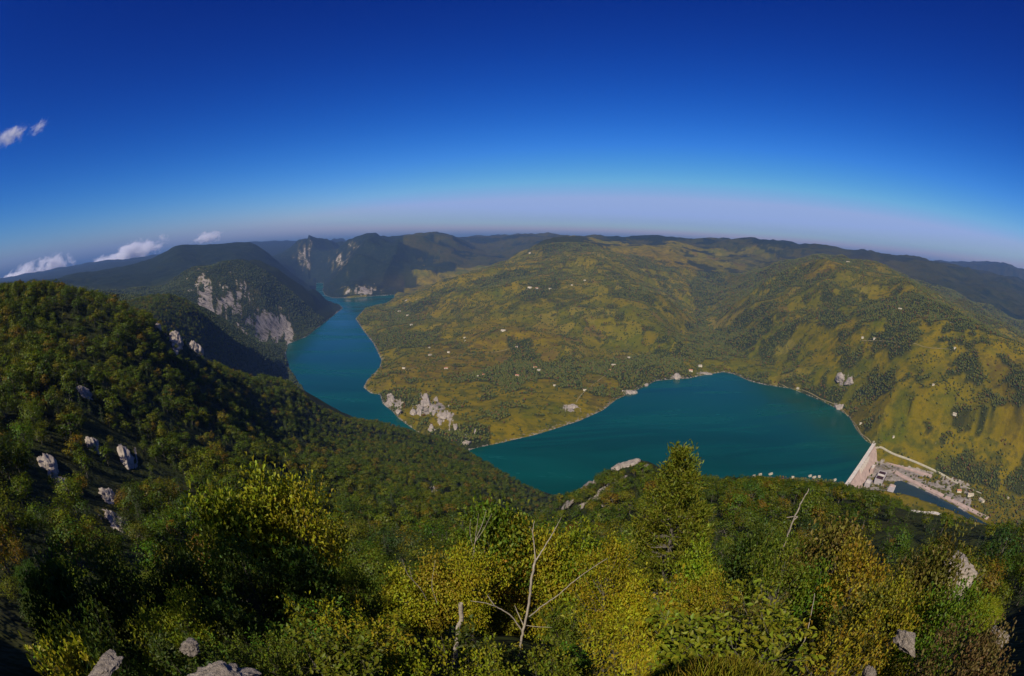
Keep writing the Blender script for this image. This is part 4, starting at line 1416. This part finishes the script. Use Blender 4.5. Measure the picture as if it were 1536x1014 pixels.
RK = [rock_mesh(700 + i, 5) for i in range(3)] + [rock_mesh(710 + i, 4) for i in range(4)]


def put_rock(vi, px, py, wpx, hpx, label, group=None, rmin=2.0, r=None, name="rock_outcrop", sink=0.25, rz=None, depth=0.8):
    if r is None:
        x, y, z, r = hit(px, py + hpx * 0.4, rmin)
    else:
        a = float(azel(px, py)[0]); x, y = r * math.sin(a), r * math.cos(a)
    zc = float(azel(px, py)[1]) * r
    w_ = wpx * r / FPX / 2; h_ = hpx * r / FPX / 2
    o = obj(name, RK[vi], None, (x, y, zc - h_ * sink))
    o.scale = (w_ * 1.1, max(w_, h_) * depth, h_ * (1.1 + sink))
    o.rotation_euler = (rng.normal() * 0.12, rng.normal() * 0.12, (-math.atan2(x, y) + rng.normal() * 0.25) if rz is None else rz)
    tag(o, label, "rock", group)
    return o


def put_slab(vi, px, py, wpx, hpx, label, group=None, rmin=60, name="rock_outcrop", thick=0.34):
    """bare rock hugging the slope it crops out of"""
    from mathutils import Matrix
    x, y, z, r = hit(px, py, rmin)
    e_ = max(2.0, 0.01 * r)
    gxx = np.array([x - e_, x + e_, x, x]); gyy = np.array([y, y, y - e_, y + e_])
    gg = ground(gxx, gyy)
    nr = Vector((-(gg[1] - gg[0]) / (2 * e_), -(gg[3] - gg[2]) / (2 * e_), 1.0)).normalized()
    view = Vector((x, y, z)).normalized()
    side = view.cross(Vector((0, 0, 1))).normalized()
    side = (side - nr * side.dot(nr)).normalized()
    up = nr.cross(side).normalized()
    if up.dot(Vector((0, 0, 1))) < 0: up = -up
    p = Vector((x, y, z))

    def pxlen(d):
        a_, b_ = project(*(p - d * 5)), project(*(p + d * 5))
        return math.hypot(float(a_[0] - b_[0]), float(a_[1] - b_[1])) / 10
    w_ = wpx / max(pxlen(side), 1e-6) / 2
    l_ = min(hpx / max(pxlen(up), 1e-6) / 2, w_ * 4)
    mt = Matrix((side * w_ * 1.15, up * l_ * 1.15, nr * max(min(w_, l_) * thick * 1.6, 0.6))).transposed().to_4x4()
    o = obj(name, RK[vi])
    o.matrix_world = Matrix.Translation(p - nr * 0.1 * min(w_, l_)) @ mt @ Matrix.Rotation(float(rng.choice([0, math.pi])), 4, 'Z')
    tag(o, label, "rock", group)
    return o


put_rock(0, 330, 1012, 130, 36, "grey boulder at the bottom edge, lower left", r=2.7, name="boulder")
put_rock(1, 285, 968, 60, 20, "pale ledge stone above the grey boulder", r=3.4, name="boulder")
put_rock(2, 155, 1000, 110, 14, "flat pale ledge stone at the lower left", r=3.0, name="boulder")
put_rock(0, 1362, 958, 56, 34, "round grey boulder below the sunlit shrub at the right", r=4.6, name="boulder")
put_rock(2, 1305, 1008, 34, 32, "small pale stone in the ledge grass at the bottom", r=2.6, name="boulder")
put_rock(2, 1122, 940, 44, 28, "pale lilac boulder beside the grassy ledge", r=5.0, name="boulder")
put_rock(1, 1440, 856, 120, 44, "big shaded crag at the right above the bare twig", r=24, name="crag")
put_rock(2, 1500, 952, 46, 26, "pale rubble heap at the right edge", r=6.0, name="boulder")
CRAGS = [(75, 703, 42, 70, "tallest pale crag on the left slope"), (94, 730, 46, 40, "broad pale crag at the foot of the tallest one"),
         (140, 668, 30, 32, "small pale crag above and right of the tallest one"), (188, 692, 30, 52, "narrow leaning crag right of the tallest ones"),
         (163, 746, 38, 26, "slanting pale ledge below the narrow leaning crag"), (172, 782, 42, 40, "lowest pale crag of the left group"),
         (235, 490, 22, 14, "upper end of the pale cliff on the left ridge"), (262, 512, 44, 26, "wide pale cliff on the left ridge"),
         (295, 528, 36, 30, "lower end of the pale cliff on the left ridge"), (498, 788, 20, 24, "single pale rock in the dark forest left of centre"),
         (375, 772, 26, 20, "pale rock under the spreading yellow green crown"), (652, 735, 22, 10, "thin pale rock on the wooded slope below the channel"),
         (125, 590, 30, 14, "dim rocky clearing high on the left slope"), (700, 758, 14, 8, "small pale rock left of the young green tree")]
for i, (px, py, w_, h_, lb) in enumerate(CRAGS):
    put_slab(i % 3, px, py, w_, h_, lb, rmin=60, name="crag", thick=0.5)
SPUR = [(948, 695, 30, 8), (928, 701, 34, 9), (912, 711, 24, 8), (897, 722, 22, 9), (880, 731, 24, 9), (864, 743, 26, 12), (853, 755, 24, 12), (918, 730, 26, 12),
        (902, 742, 28, 14), (886, 752, 22, 10), (925, 740, 14, 9), (908, 756, 18, 8), (872, 760, 16, 8), (936, 716, 16, 7), (965, 699, 18, 6)]
for i, (px, py, w_, h_) in enumerate(SPUR):
    put_slab(3 + i % 4, px, py, w_, h_, "pale rock on the bare spur left of the pine", "pale rocks on the spur", rmin=250)
FARR = [(640, 604, 14, 24), (630, 614, 14, 18), (650, 612, 12, 16), (621, 620, 12, 8), (664, 625, 20, 8), (660, 634, 8, 10), (646, 644, 8, 12), (683, 642, 8, 12), (700, 655, 9, 12),
        (699, 664, 14, 8), (586, 604, 12, 16), (598, 620, 12, 7), (655, 600, 6, 8), (672, 622, 10, 5), (712, 648, 5, 8), (1262, 568, 16, 14), (1275, 574, 14, 12), (860, 610, 20, 6),
        (945, 590, 22, 7), (1016, 567, 13, 9), (1258, 611, 14, 8), (1066, 563, 26, 4), (968, 578, 8, 5)]
for i, (px, py, w_, h_) in enumerate(FARR):
    wh = ("on the central hill's end above the lake" if px < 720 else "beside the right hill" if px > 1240 else "on the bank of the wide basin")
    put_slab(3 + i % 4, px, py, w_, h_, f"pale rock outcrop {wh}", f"pale rocks {wh}", rmin=1500, thick=0.5)

# ------------------------------------------------------------------ grass of the ledge
M['grass'] = leaf_mat("grass", [(0.0, (0.19, 0.155, 0.012)), (1.0, (0.19, 0.155, 0.012))], trans=0.3)
ng_ = 16000
a = np.radians(np.where(rng.random(ng_) < 0.85, rng.uniform(22, 56, ng_), rng.uniform(-62, -30, ng_)))
r = np.exp(rng.uniform(math.log(1.7), math.log(5.2), ng_))
gx, gy = r * np.sin(a), r * np.cos(a)
keep = fbm(gx, gy, 1.1, 3, 8) > -0.12
gx, gy = gx[keep], gy[keep]; gz = ground(gx, gy)
n_g = len(gx)
d = np.stack([rng.normal(size=n_g) * 0.45, rng.normal(size=n_g) * 0.45, np.ones(n_g)], 1)
v, f = leaf6(np.stack([gx, gy, gz - 0.02], 1), d, rand_unit(n_g), rng.uniform(0.05, 0.15, n_g), 0.035, 0.02)
tag(obj("grass", vf_mesh("grass", (v, f), M['grass'])), "dry yellow grass on the ledge at the bottom", "grass", kind="stuff")

# ------------------------------------------------------------------ dam and works
M['concrete'] = simple_mat("concrete", (0.40, 0.285, 0.230), 0.22, 0.05, 0.9, 0.1)
M['pale_concrete'] = simple_mat("pale_concrete", (0.52, 0.45, 0.375), 0.15, 0.08, 0.9)
M['grey_concrete'] = simple_mat("grey_concrete", (0.36, 0.31, 0.29), 0.2, 0.05, 0.9)
M['dark_roof'] = simple_mat("dark_roof", (0.035, 0.012, 0.008), 0.3, 0.2, 0.8)
M['white_wall'] = simple_mat("white_wall", (0.60, 0.52, 0.38), 0.12, 0.5, 0.9)
M['red_roof'] = simple_mat("red_roof", (0.36, 0.16, 0.09), 0.25, 0.5, 0.9)
M['grey_roof'] = simple_mat("grey_roof", (0.34, 0.28, 0.20), 0.25, 0.5, 0.8)
M['asphalt'] = simple_mat("pale_road", (0.33, 0.29, 0.20), 0.2, 0.1, 0.95)
M['track'] = simple_mat("track_dirt", (0.20, 0.16, 0.075), 0.4, 0.02, 0.95)
M['gravel'] = simple_mat("gravel", (0.50, 0.43, 0.36), 0.25, 0.12, 0.95, 0.3)

CREST = WATER + 5
dam_ang = math.atan2(_du[1], _du[0])
dam = empty("dam", (DAM_M[0], DAM_M[1], 0), dam_ang)
tag(dam, "long concrete dam closing the lake at the right", "dam")


def dam_xy(x, y, z=0):          # photo-independent: local dam metres -> world
    ca, sa = math.cos(dam_ang), math.sin(dam_ang)
    return DAM_M[0] + x * ca - y * sa, DAM_M[1] + x * sa + y * ca, z


xs = np.linspace(-262, 236, 19)
for i in range(18):
    x0, x1 = xs[i] + 0.25, xs[i + 1] - 0.25
    e_ = 0.35 * (i % 2)
    sec = [(5, TAIL - 12), (5, CREST - 1.2), (-6, CREST - 1.2), (-7 - e_, CREST - 12), (-50 - e_, TAIL - 12)]
    b = MB(); b.prism([(x0, *p) for p in sec], [(x1, *p) for p in sec])
    b.build("monolith", M['concrete'], dam)
MB().box(-262, 236, -8, 7, CREST - 1.2, CREST).build("roadway", M['pale_concrete'], dam)
for yy in (-8.3, 6.5):
    MB().box(-262, 236, yy, yy + 0.8, CREST, CREST + 1.3).build("parapet", M['pale_concrete'], dam)
for k in range(6):
    x0 = -60 + k * 26
    MB().box(x0 - 2, x0 + 2, -17, -6, CREST - 26, CREST - 1.3).build("pier", M['pale_concrete'], dam)
for k in range(5):
    x0 = -60 + k * 26
    b = MB(); b.prism([(x0 + 2.2, -11.2, CREST - 22), (x0 + 23.8, -11.2, CREST - 22), (x0 + 23.8, -9.0, CREST - 22), (x0 + 2.2, -9.0, CREST - 22)],
                      [(x0 + 2.2, -8.8, CREST - 6), (x0 + 23.8, -8.8, CREST - 6), (x0 + 23.8, -8.2, CREST - 6), (x0 + 2.2, -8.2, CREST - 6)])
    b.build("spillway_gate", M['grey_concrete'], dam)


def box_at(px, py, zt, lx, ly, h, name, mat, parent, off=0.0):
    x, y = onz(px, py, zt)
    o = MB().box(-lx / 2, lx / 2, -ly / 2, ly / 2, 0, h).build(name, mat, parent)
    return o, float(x), float(y)


def building(name, px, py, zt, lx, ly, h, label, cat, wall, roofs, rz=0.0, extra=()):
    """flat topped works building; roofs: (x0,x1,y0,y1,mat)"""
    x, y = onz(px, py, zt)
    o = empty(name, (float(x), float(y), zt - h), dam_ang + rz)
    tag(o, label, cat)
    MB().box(-lx / 2, lx / 2, -ly / 2, ly / 2, -6, h).build("wall", wall, o)
    for x0, x1, y0, y1, z0, z1, nm, mt in roofs:
        MB().box(x0, x1, y0, y1, h + z0, h + z1).build(nm, mt, o)
    for x0, x1, y0, y1, z0, z1, nm, mt in extra:
        MB().box(x0, x1, y0, y1, z0, z1).build(nm, mt, o)
    return o


building("powerhouse", 1322, 713, TAIL + 26, 92, 36, 24, "power station with two dark brown roof halls at the dam's foot", "power station", M['grey_concrete'],
         [(-40, -16, -14, 14, 0.003, 3, "roof", M['dark_roof']), (6, 32, -14, 14, 0.003, 3, "roof", M['dark_roof']), (-12, 2, -14, 14, 0.003, 4.5, "stair_tower", M['pale_concrete'])],
         extra=[(-46 + 14 * k, -40 + 14 * k, -18.6, -18.05, 4, 14, "window", M['dark_roof']) for k in range(7)])
building("switch_house", 1303, 722, TAIL + 22, 40, 22, 18, "grey square works block at the near foot of the dam", "building", M['grey_concrete'],
         [(-16, 4, -8, 8, 0.003, 2.5, "roof", M['pale_concrete'])])
building("works_block", 1310, 700, TAIL + 30, 46, 14, 26, "pinkish stepped block against the dam face", "building", M['concrete'],
         [(-20, 10, -5, 5, 0.003, 4, "roof", M['pale_concrete'])])
building("outlet_slab", 1337, 733, TAIL + 9, 78, 26, 8, "low mauve concrete slab at the head of the tailwater", "slab", M['grey_concrete'],
         [(-36, 36, -12.5, -10.5, 0.003, 1.6, "parapet", M['pale_concrete']), (20, 36, -8, 10, 0.003, 3, "gate_house", M['concrete'])])


def ribbon(name, pts_px, zt, width, thick, mat, label, cat, kind=None, drape=False, lift=0.5):
    """strip of constant width along a pixel polyline lying on height zt, or draped on the ground"""
    xy = []
    for px, py in pts_px:
        if drape:
            x, y, z, _ = hit(px, py, 900)
        else:
            x, y = onz(px, py, zt); z = zt
        xy.append((float(x), float(y), float(z)))
    ln = [np.array(p) for p in smooth_line(xy, 8)]
    b = MB(); n = len(ln)
    top, bot = [], []
    for i in range(n):
        t = ln[min(i + 1, n - 1)] - ln[max(i - 1, 0)]; t[2] = 0; t /= np.linalg.norm(t) + 1e-9
        nn = np.array([-t[1], t[0], 0]) * width / 2
        row = []
        for s_ in (1, -1):
            p = ln[i] + nn * s_
            if drape:
                p[2] = max(float(ground(np.array([p[0]]), np.array([p[1]]))[0]), float(ground(np.array([ln[i][0]]), np.array([ln[i][1]]))[0])) + lift
            else:
                p[2] = zt
            row.append(p)
        top.append(row)
    o = 0
    for i in range(n):
        l, r_ = top[i]
        b.v += [tuple(l), tuple(r_), (l[0], l[1], l[2] - thick), (r_[0], r_[1], r_[2] - thick)]
    for i in range(n - 1):
        k = 4 * i
        b.f += [(k, k + 1, k + 5, k + 4), (k + 2, k, k + 4, k + 6), (k + 1, k + 3, k + 7, k + 5)]
    b.f += [(0, 2, 3, 1), (4 * n - 4, 4 * n - 3, 4 * n - 1, 4 * n - 2)]
    return tag(b.build(name, mat), label, cat, kind=kind)


ribbon("training_wall", [(1341, 706), (1356, 715), (1385, 729), (1420, 746), (1450, 761), (1482, 777)], TAIL + 7, 28, 12, M['concrete'],
       "long pinkish concrete embankment beside the tailwater", "embankment")
ribbon("works_yard", [(1316, 685), (1332, 692), (1350, 698), (1372, 705), (1398, 714)], TAIL + 9, 26, 8, M['concrete'], "pink bare strip of the upper works yard", "yard", kind="structure")
ribbon("road", [(1309, 664), (1320, 671), (1332, 677), (1345, 683), (1365, 690), (1395, 703), (1420, 716), (1448, 730), (1472, 740)], 0, 9, 3, M['asphalt'],
       "pale road running down from the dam's far end", "road", kind="structure", drape=True)
ribbon("gravel_bank", [(1366, 766), (1385, 769), (1405, 770), (1422, 779), (1434, 787)], 0, 18, 3, M['gravel'], "pale gravel bank on the near side of the tailwater", "bank", kind="structure", drape=True)


for pts, lb in (([(606, 557), (640, 546), (680, 536), (720, 529), (768, 522)], "pale farm track across the central hill's middle"),
                ([(864, 604), (874, 590), (893, 574), (918, 556)], "pale lane climbing from the basin's left bank"),
                ([(782, 436), (830, 434), (878, 424), (935, 414)], "pale lane along the upper hamlet"),
                ([(1290, 510), (1340, 513), (1390, 521), (1434, 526)], "pale lane across the right hill"),
                ([(1120, 566), (1160, 575), (1198, 584), (1235, 600), (1262, 614), (1279, 632), (1291, 650), (1306, 664)], "pale road along the basin's right shore")):
    ribbon("track", pts, 0, 3.6, 1.0, M['track'], lb, "track", kind="structure", drape=True, lift=0.6)


# ------------------------------------------------------------------ houses
def make_house(name, x, y, z, L, W, H, rz, wall, roof, label, group=None, cat="house"):
    o = empty(name, (x, y, z), rz)
    tag(o, label, cat, group)
    MB().box(-L / 2, L / 2, -W / 2, W / 2, -4, H).build("wall", wall, o)
    b = MB(); e_ = 0.6; rh = W * 0.32
    b.prism([(-L / 2 - e_, -W / 2 - e_, H - .1), (-L / 2 - e_, W / 2 + e_, H - .1), (-L / 2 - e_, 0, H + rh)],
            [(L / 2 + e_, -W / 2 - e_, H - .1), (L / 2 + e_, W / 2 + e_, H - .1), (L / 2 + e_, 0, H + rh)])
    b.build("roof", roof, o)
    for k in (-1, 1):
        MB().box(k * L * 0.25 - 0.8, k * L * 0.25 + 0.8, -W / 2 - 0.06, -W / 2 - 0.005, H * 0.45, H * 0.8).build("window", M['dark_roof'], o)
    return o


HOUSES = [  # px, py, length in px, roof, label
    (755, 497, 13, 'g', "largest white farmhouse alone on the central hill's open slope"), (803, 552, 7, 'r', "pink house left of the copse at the central hill's middle"),
    (776, 564, 9, 'r', "pinkish house below the dark copse on the central hill"), (808, 556, 8, 'g', "pale house right of the dark copse on the central hill"),
    (775, 521, 5, 'g', "small white house at the top of the dark copse"), (697, 507, 5, 'g', "white house left of the largest farmhouse"),
    (698, 512, 4, 'g', "hut just below the white house left of the farmhouse"), (645, 533, 6, 'g', "white house near the lake arm above the ploughed field"),
    (673, 529, 6, 'g', "white house right of the ploughed field's upper edge"), (644, 522, 4, 'g', "small house above the ploughed field"),
    (606, 553, 9, 'g', "long pale house nearest the lake arm"), (669, 553, 9, 'r', "red brown house in the ploughed field"),
    (724, 563, 6, 'r', "house in the hedge left of the copse"), (717, 565, 4, 'g', "hut beside the house in the hedge"),
    (617, 488, 6, 'g', "white house on the hill shoulder by the lake arm"), (599, 468, 8, 'g', "pale house on the far headland"),
    (611, 474, 5, 'g', "lower house on the far headland"), (604, 605, 4, 'g', "small white house above the rocks at the hill's end"),
    (795, 432, 8, 'g', "white house in the upper hamlet, its left end"), (805, 433, 5, 'r', "red roofed house in the upper hamlet"),
    (825, 434, 5, 'g', "small house in the upper hamlet, its right end"), (877, 421, 6, 'g', "white house right of the upper hamlet"),
    (858, 428, 4, 'g', "hut between the upper hamlet and the white house"), (920, 549, 8, 'g', "pale house above the basin's bank"),
    (915, 556, 5, 'r', "small red house above the basin's bank"), (943, 537, 8, 'g', "pale house in the field right of the bank houses"),
    (877, 586, 6, 'g', "white house at the head of the lane near the basin"), (832, 579, 5, 'g', "hut in the meadow left of the basin lane"),
    (1350, 465, 8, 'g', "white house with trees high on the right hill"), (1312, 509, 6, 'g', "small white house on the right hill's hedge line"),
    (1294, 507, 5, 'g', "hut left of the small house on the hedge line"), (1432, 523, 8, 'g', "pale house near the right hill's skyline edge"),
    (1272, 394, 7, 'g', "pale house on the right hill's summit"), (1197, 583, 6, 'g', "white boathouse on the basin's right shore"),
    (1291, 636, 6, 'g', "pale house on the shore above the dam"), (1050, 550, 9, 'g', "grey roofed house at the head of the bay"),
    (1036, 557, 7, 'r', "red roofed house on the bay's green flat"), (440, 553, 5, 'g', "white house on the lake arm's left shore"),
    (795, 380, 6, 'g', "white house on the far shoulder left of the ridge"), (1400, 578, 6, 'g', "pale house in the middle of the right hill's fields"),
    (1432, 622, 8, 'g', "pale house among trees low on the right hill"), (1340, 656, 6, 'g', "house on the slope just above the dam road"),
    (1455, 744, 16, 'g', "long grey shed beside the works road"), (1472, 752, 14, 'g', "pale shed at the end of the works road"), (1438, 738, 10, 'r', "brown roofed hut at the works road"),
    (1512, 748, 4, 'g', "small white house by the right edge")]
gard = []
for px, py, wpx, rf, lb in HOUSES:
    x, y, z, r = hit(px, py, 1300)
    gard.append((x, y))
    L = max(wpx * r / FPX * rng.uniform(0.5, 0.85), 8.0); L = min(L, 40)
    W = min(max(L * 0.62, 7.5), 16)
    make_house("shed" if "shed" in lb or "hut" in lb else "house", x, y, z, L, W, 5.5 if L < 20 else 8, rng.uniform(-0.6, 0.6) - math.atan2(x, y), M['white_wall'],
               M['red_roof'] if rf == 'r' else M['grey_roof'], lb)
for i, (px, py) in enumerate([(1131, 714), (1140, 712), (1156, 711), (1189, 716), (1215, 714), (1221, 716), (1229, 715), (1252, 720)]):
    x, y = onz(px, py, WATER + 2); x, y = float(x), float(y)
    z = max(float(ground(np.array([x]), np.array([y]))[0]), WATER + 0.5)
    make_house("cabin", x, y, z + 0.3, 9 + 3 * (i % 3), 7, 4, rng.uniform(-0.8, 0.8), M['white_wall'], M['grey_roof'],
               "small white lakeside cabin on the shore behind the wooded rim", "cabins along the near shore", "cabin")

gard = np.array(gard)
k = np.repeat(np.arange(len(gard)), 9)
ang, rad = rng.uniform(0, 6.28, len(k)), rng.uniform(14, 48, len(k))
ox, oy = gard[k, 0] + rad * np.cos(ang), gard[k, 1] + rad * np.sin(ang)
sel = (poly_sd(ox, oy, LAKE) > 8) & (poly_sd(ox, oy, TAILP) > 8)
ox, oy = ox[sel], oy[sel]
oh = rng.uniform(4, 8, len(ox))
scatter("garden_trees", ox, oy, ground(ox, oy), np.stack([oh, oh, oh], 1), PF, "garden and orchard trees around the hillside houses", "trees")
# ------------------------------------------------------------------ clouds (outside the haze)
def cloud(px, py, wpx, hpx, r, dens, label, seed, tilt=0.0, thr=0.47):
    m, _, _ = new_mat("cloud"); q = N(m)
    tc = q.node('ShaderNodeTexCoord').outputs['Object']
    mp = q.node('ShaderNodeMapping'); q.l.new(tc, mp.inputs['Vector'])
    mp.inputs['Location'].default_value = (seed * 3.7, seed * 1.9, seed * 0.7)
    asp = wpx / hpx
    mp.inputs['Scale'].default_value = (asp ** 0.6, 1.0, 1.0)
    n = q.noise(mp.outputs[0], 2.3, 7, 0.66, 0.5)
    ln = q.node('ShaderNodeVectorMath'); ln.operation = 'LENGTH'; q.l.new(tc, ln.inputs[0])
    fall = q.mapr(ln.outputs['Value'], 0.15, 1.0, 0.15, -0.36)
    d = q.mapr(q.math('ADD', n, fall), thr, thr + 0.24, 0.0, dens * 3.0)
    d = q.math('MAXIMUM', d, 0.0)
    pv = q.node('ShaderNodeVolumePrincipled')
    pv.inputs['Color'].default_value = (0.99, 0.96, 0.97, 1)
    pv.inputs['Anisotropy'].default_value = 0.0
    q.l.new(d, pv.inputs['Density'])
    q.out(volume=pv.outputs[0])
    bm = bmesh.new(); bmesh.ops.create_icosphere(bm, subdivisions=3, radius=1.0)
    me = bpy.data.meshes.new("cloud"); bm.to_mesh(me); bm.free(); me.materials.append(m)
    p = px3(px, py, r)
    o = obj("cloud", me, None, tuple(p))
    w_, h_ = wpx * r / FPX / 2, hpx * r / FPX / 2
    o.scale = (w_, max(h_, w_ * 0.5), h_)
    o.rotation_euler = (0, tilt, -math.atan2(p[0], p[1]))
    tag(o, label, "cloud")


CR = 27500.0
cloud(16, 203, 120, 60, 9500, 0.0030, "small torn white cloud alone high at the left edge", 1, -0.35, 0.50)
cloud(58, 191, 80, 34, 9500, 0.0022, "thin wisp trailing right of the high torn cloud", 2, -0.6, 0.50)
cloud(84, 399, 120, 70, CR, 0.0032, "bright puffy cloud low over the left ridge", 3, 0.0, 0.48)
cloud(180, 390, 240, 54, CR, 0.0032, "long low cloud bank behind the blue mountain's left flank", 4, -0.26, 0.42)
cloud(196, 372, 90, 34, CR, 0.0012, "faint cloud puff above the long low bank", 5, -0.3, 0.48)
cloud(312, 356, 90, 34, CR, 0.0024, "flat white cloud resting on the blue mountain's top", 6, -0.12, 0.47)
cloud(22, 420, 190, 44, CR, 0.0026, "pale cloud bank at the left edge of the horizon", 7, -0.3, 0.43)

# ------------------------------------------------------------------ haze
m, _, _ = new_mat("haze"); q = N(m)
pv = q.node('ShaderNodeVolumePrincipled')
pv.inputs['Color'].default_value = (0.26, 0.46, 1.0, 1)
pv.inputs['Density'].default_value = 2.2e-5
pv.inputs['Anisotropy'].default_value = 0.0
q.out(volume=pv.outputs[0])
hz = MB().box(-18600, 18600, -18600, 18600, float(GZ.min()) - 2.0, float(GZ.max()) + 60.0).build("haze", m)
tag(hz, "thin pale blue haze filling the air over the valley", "haze", kind="stuff")
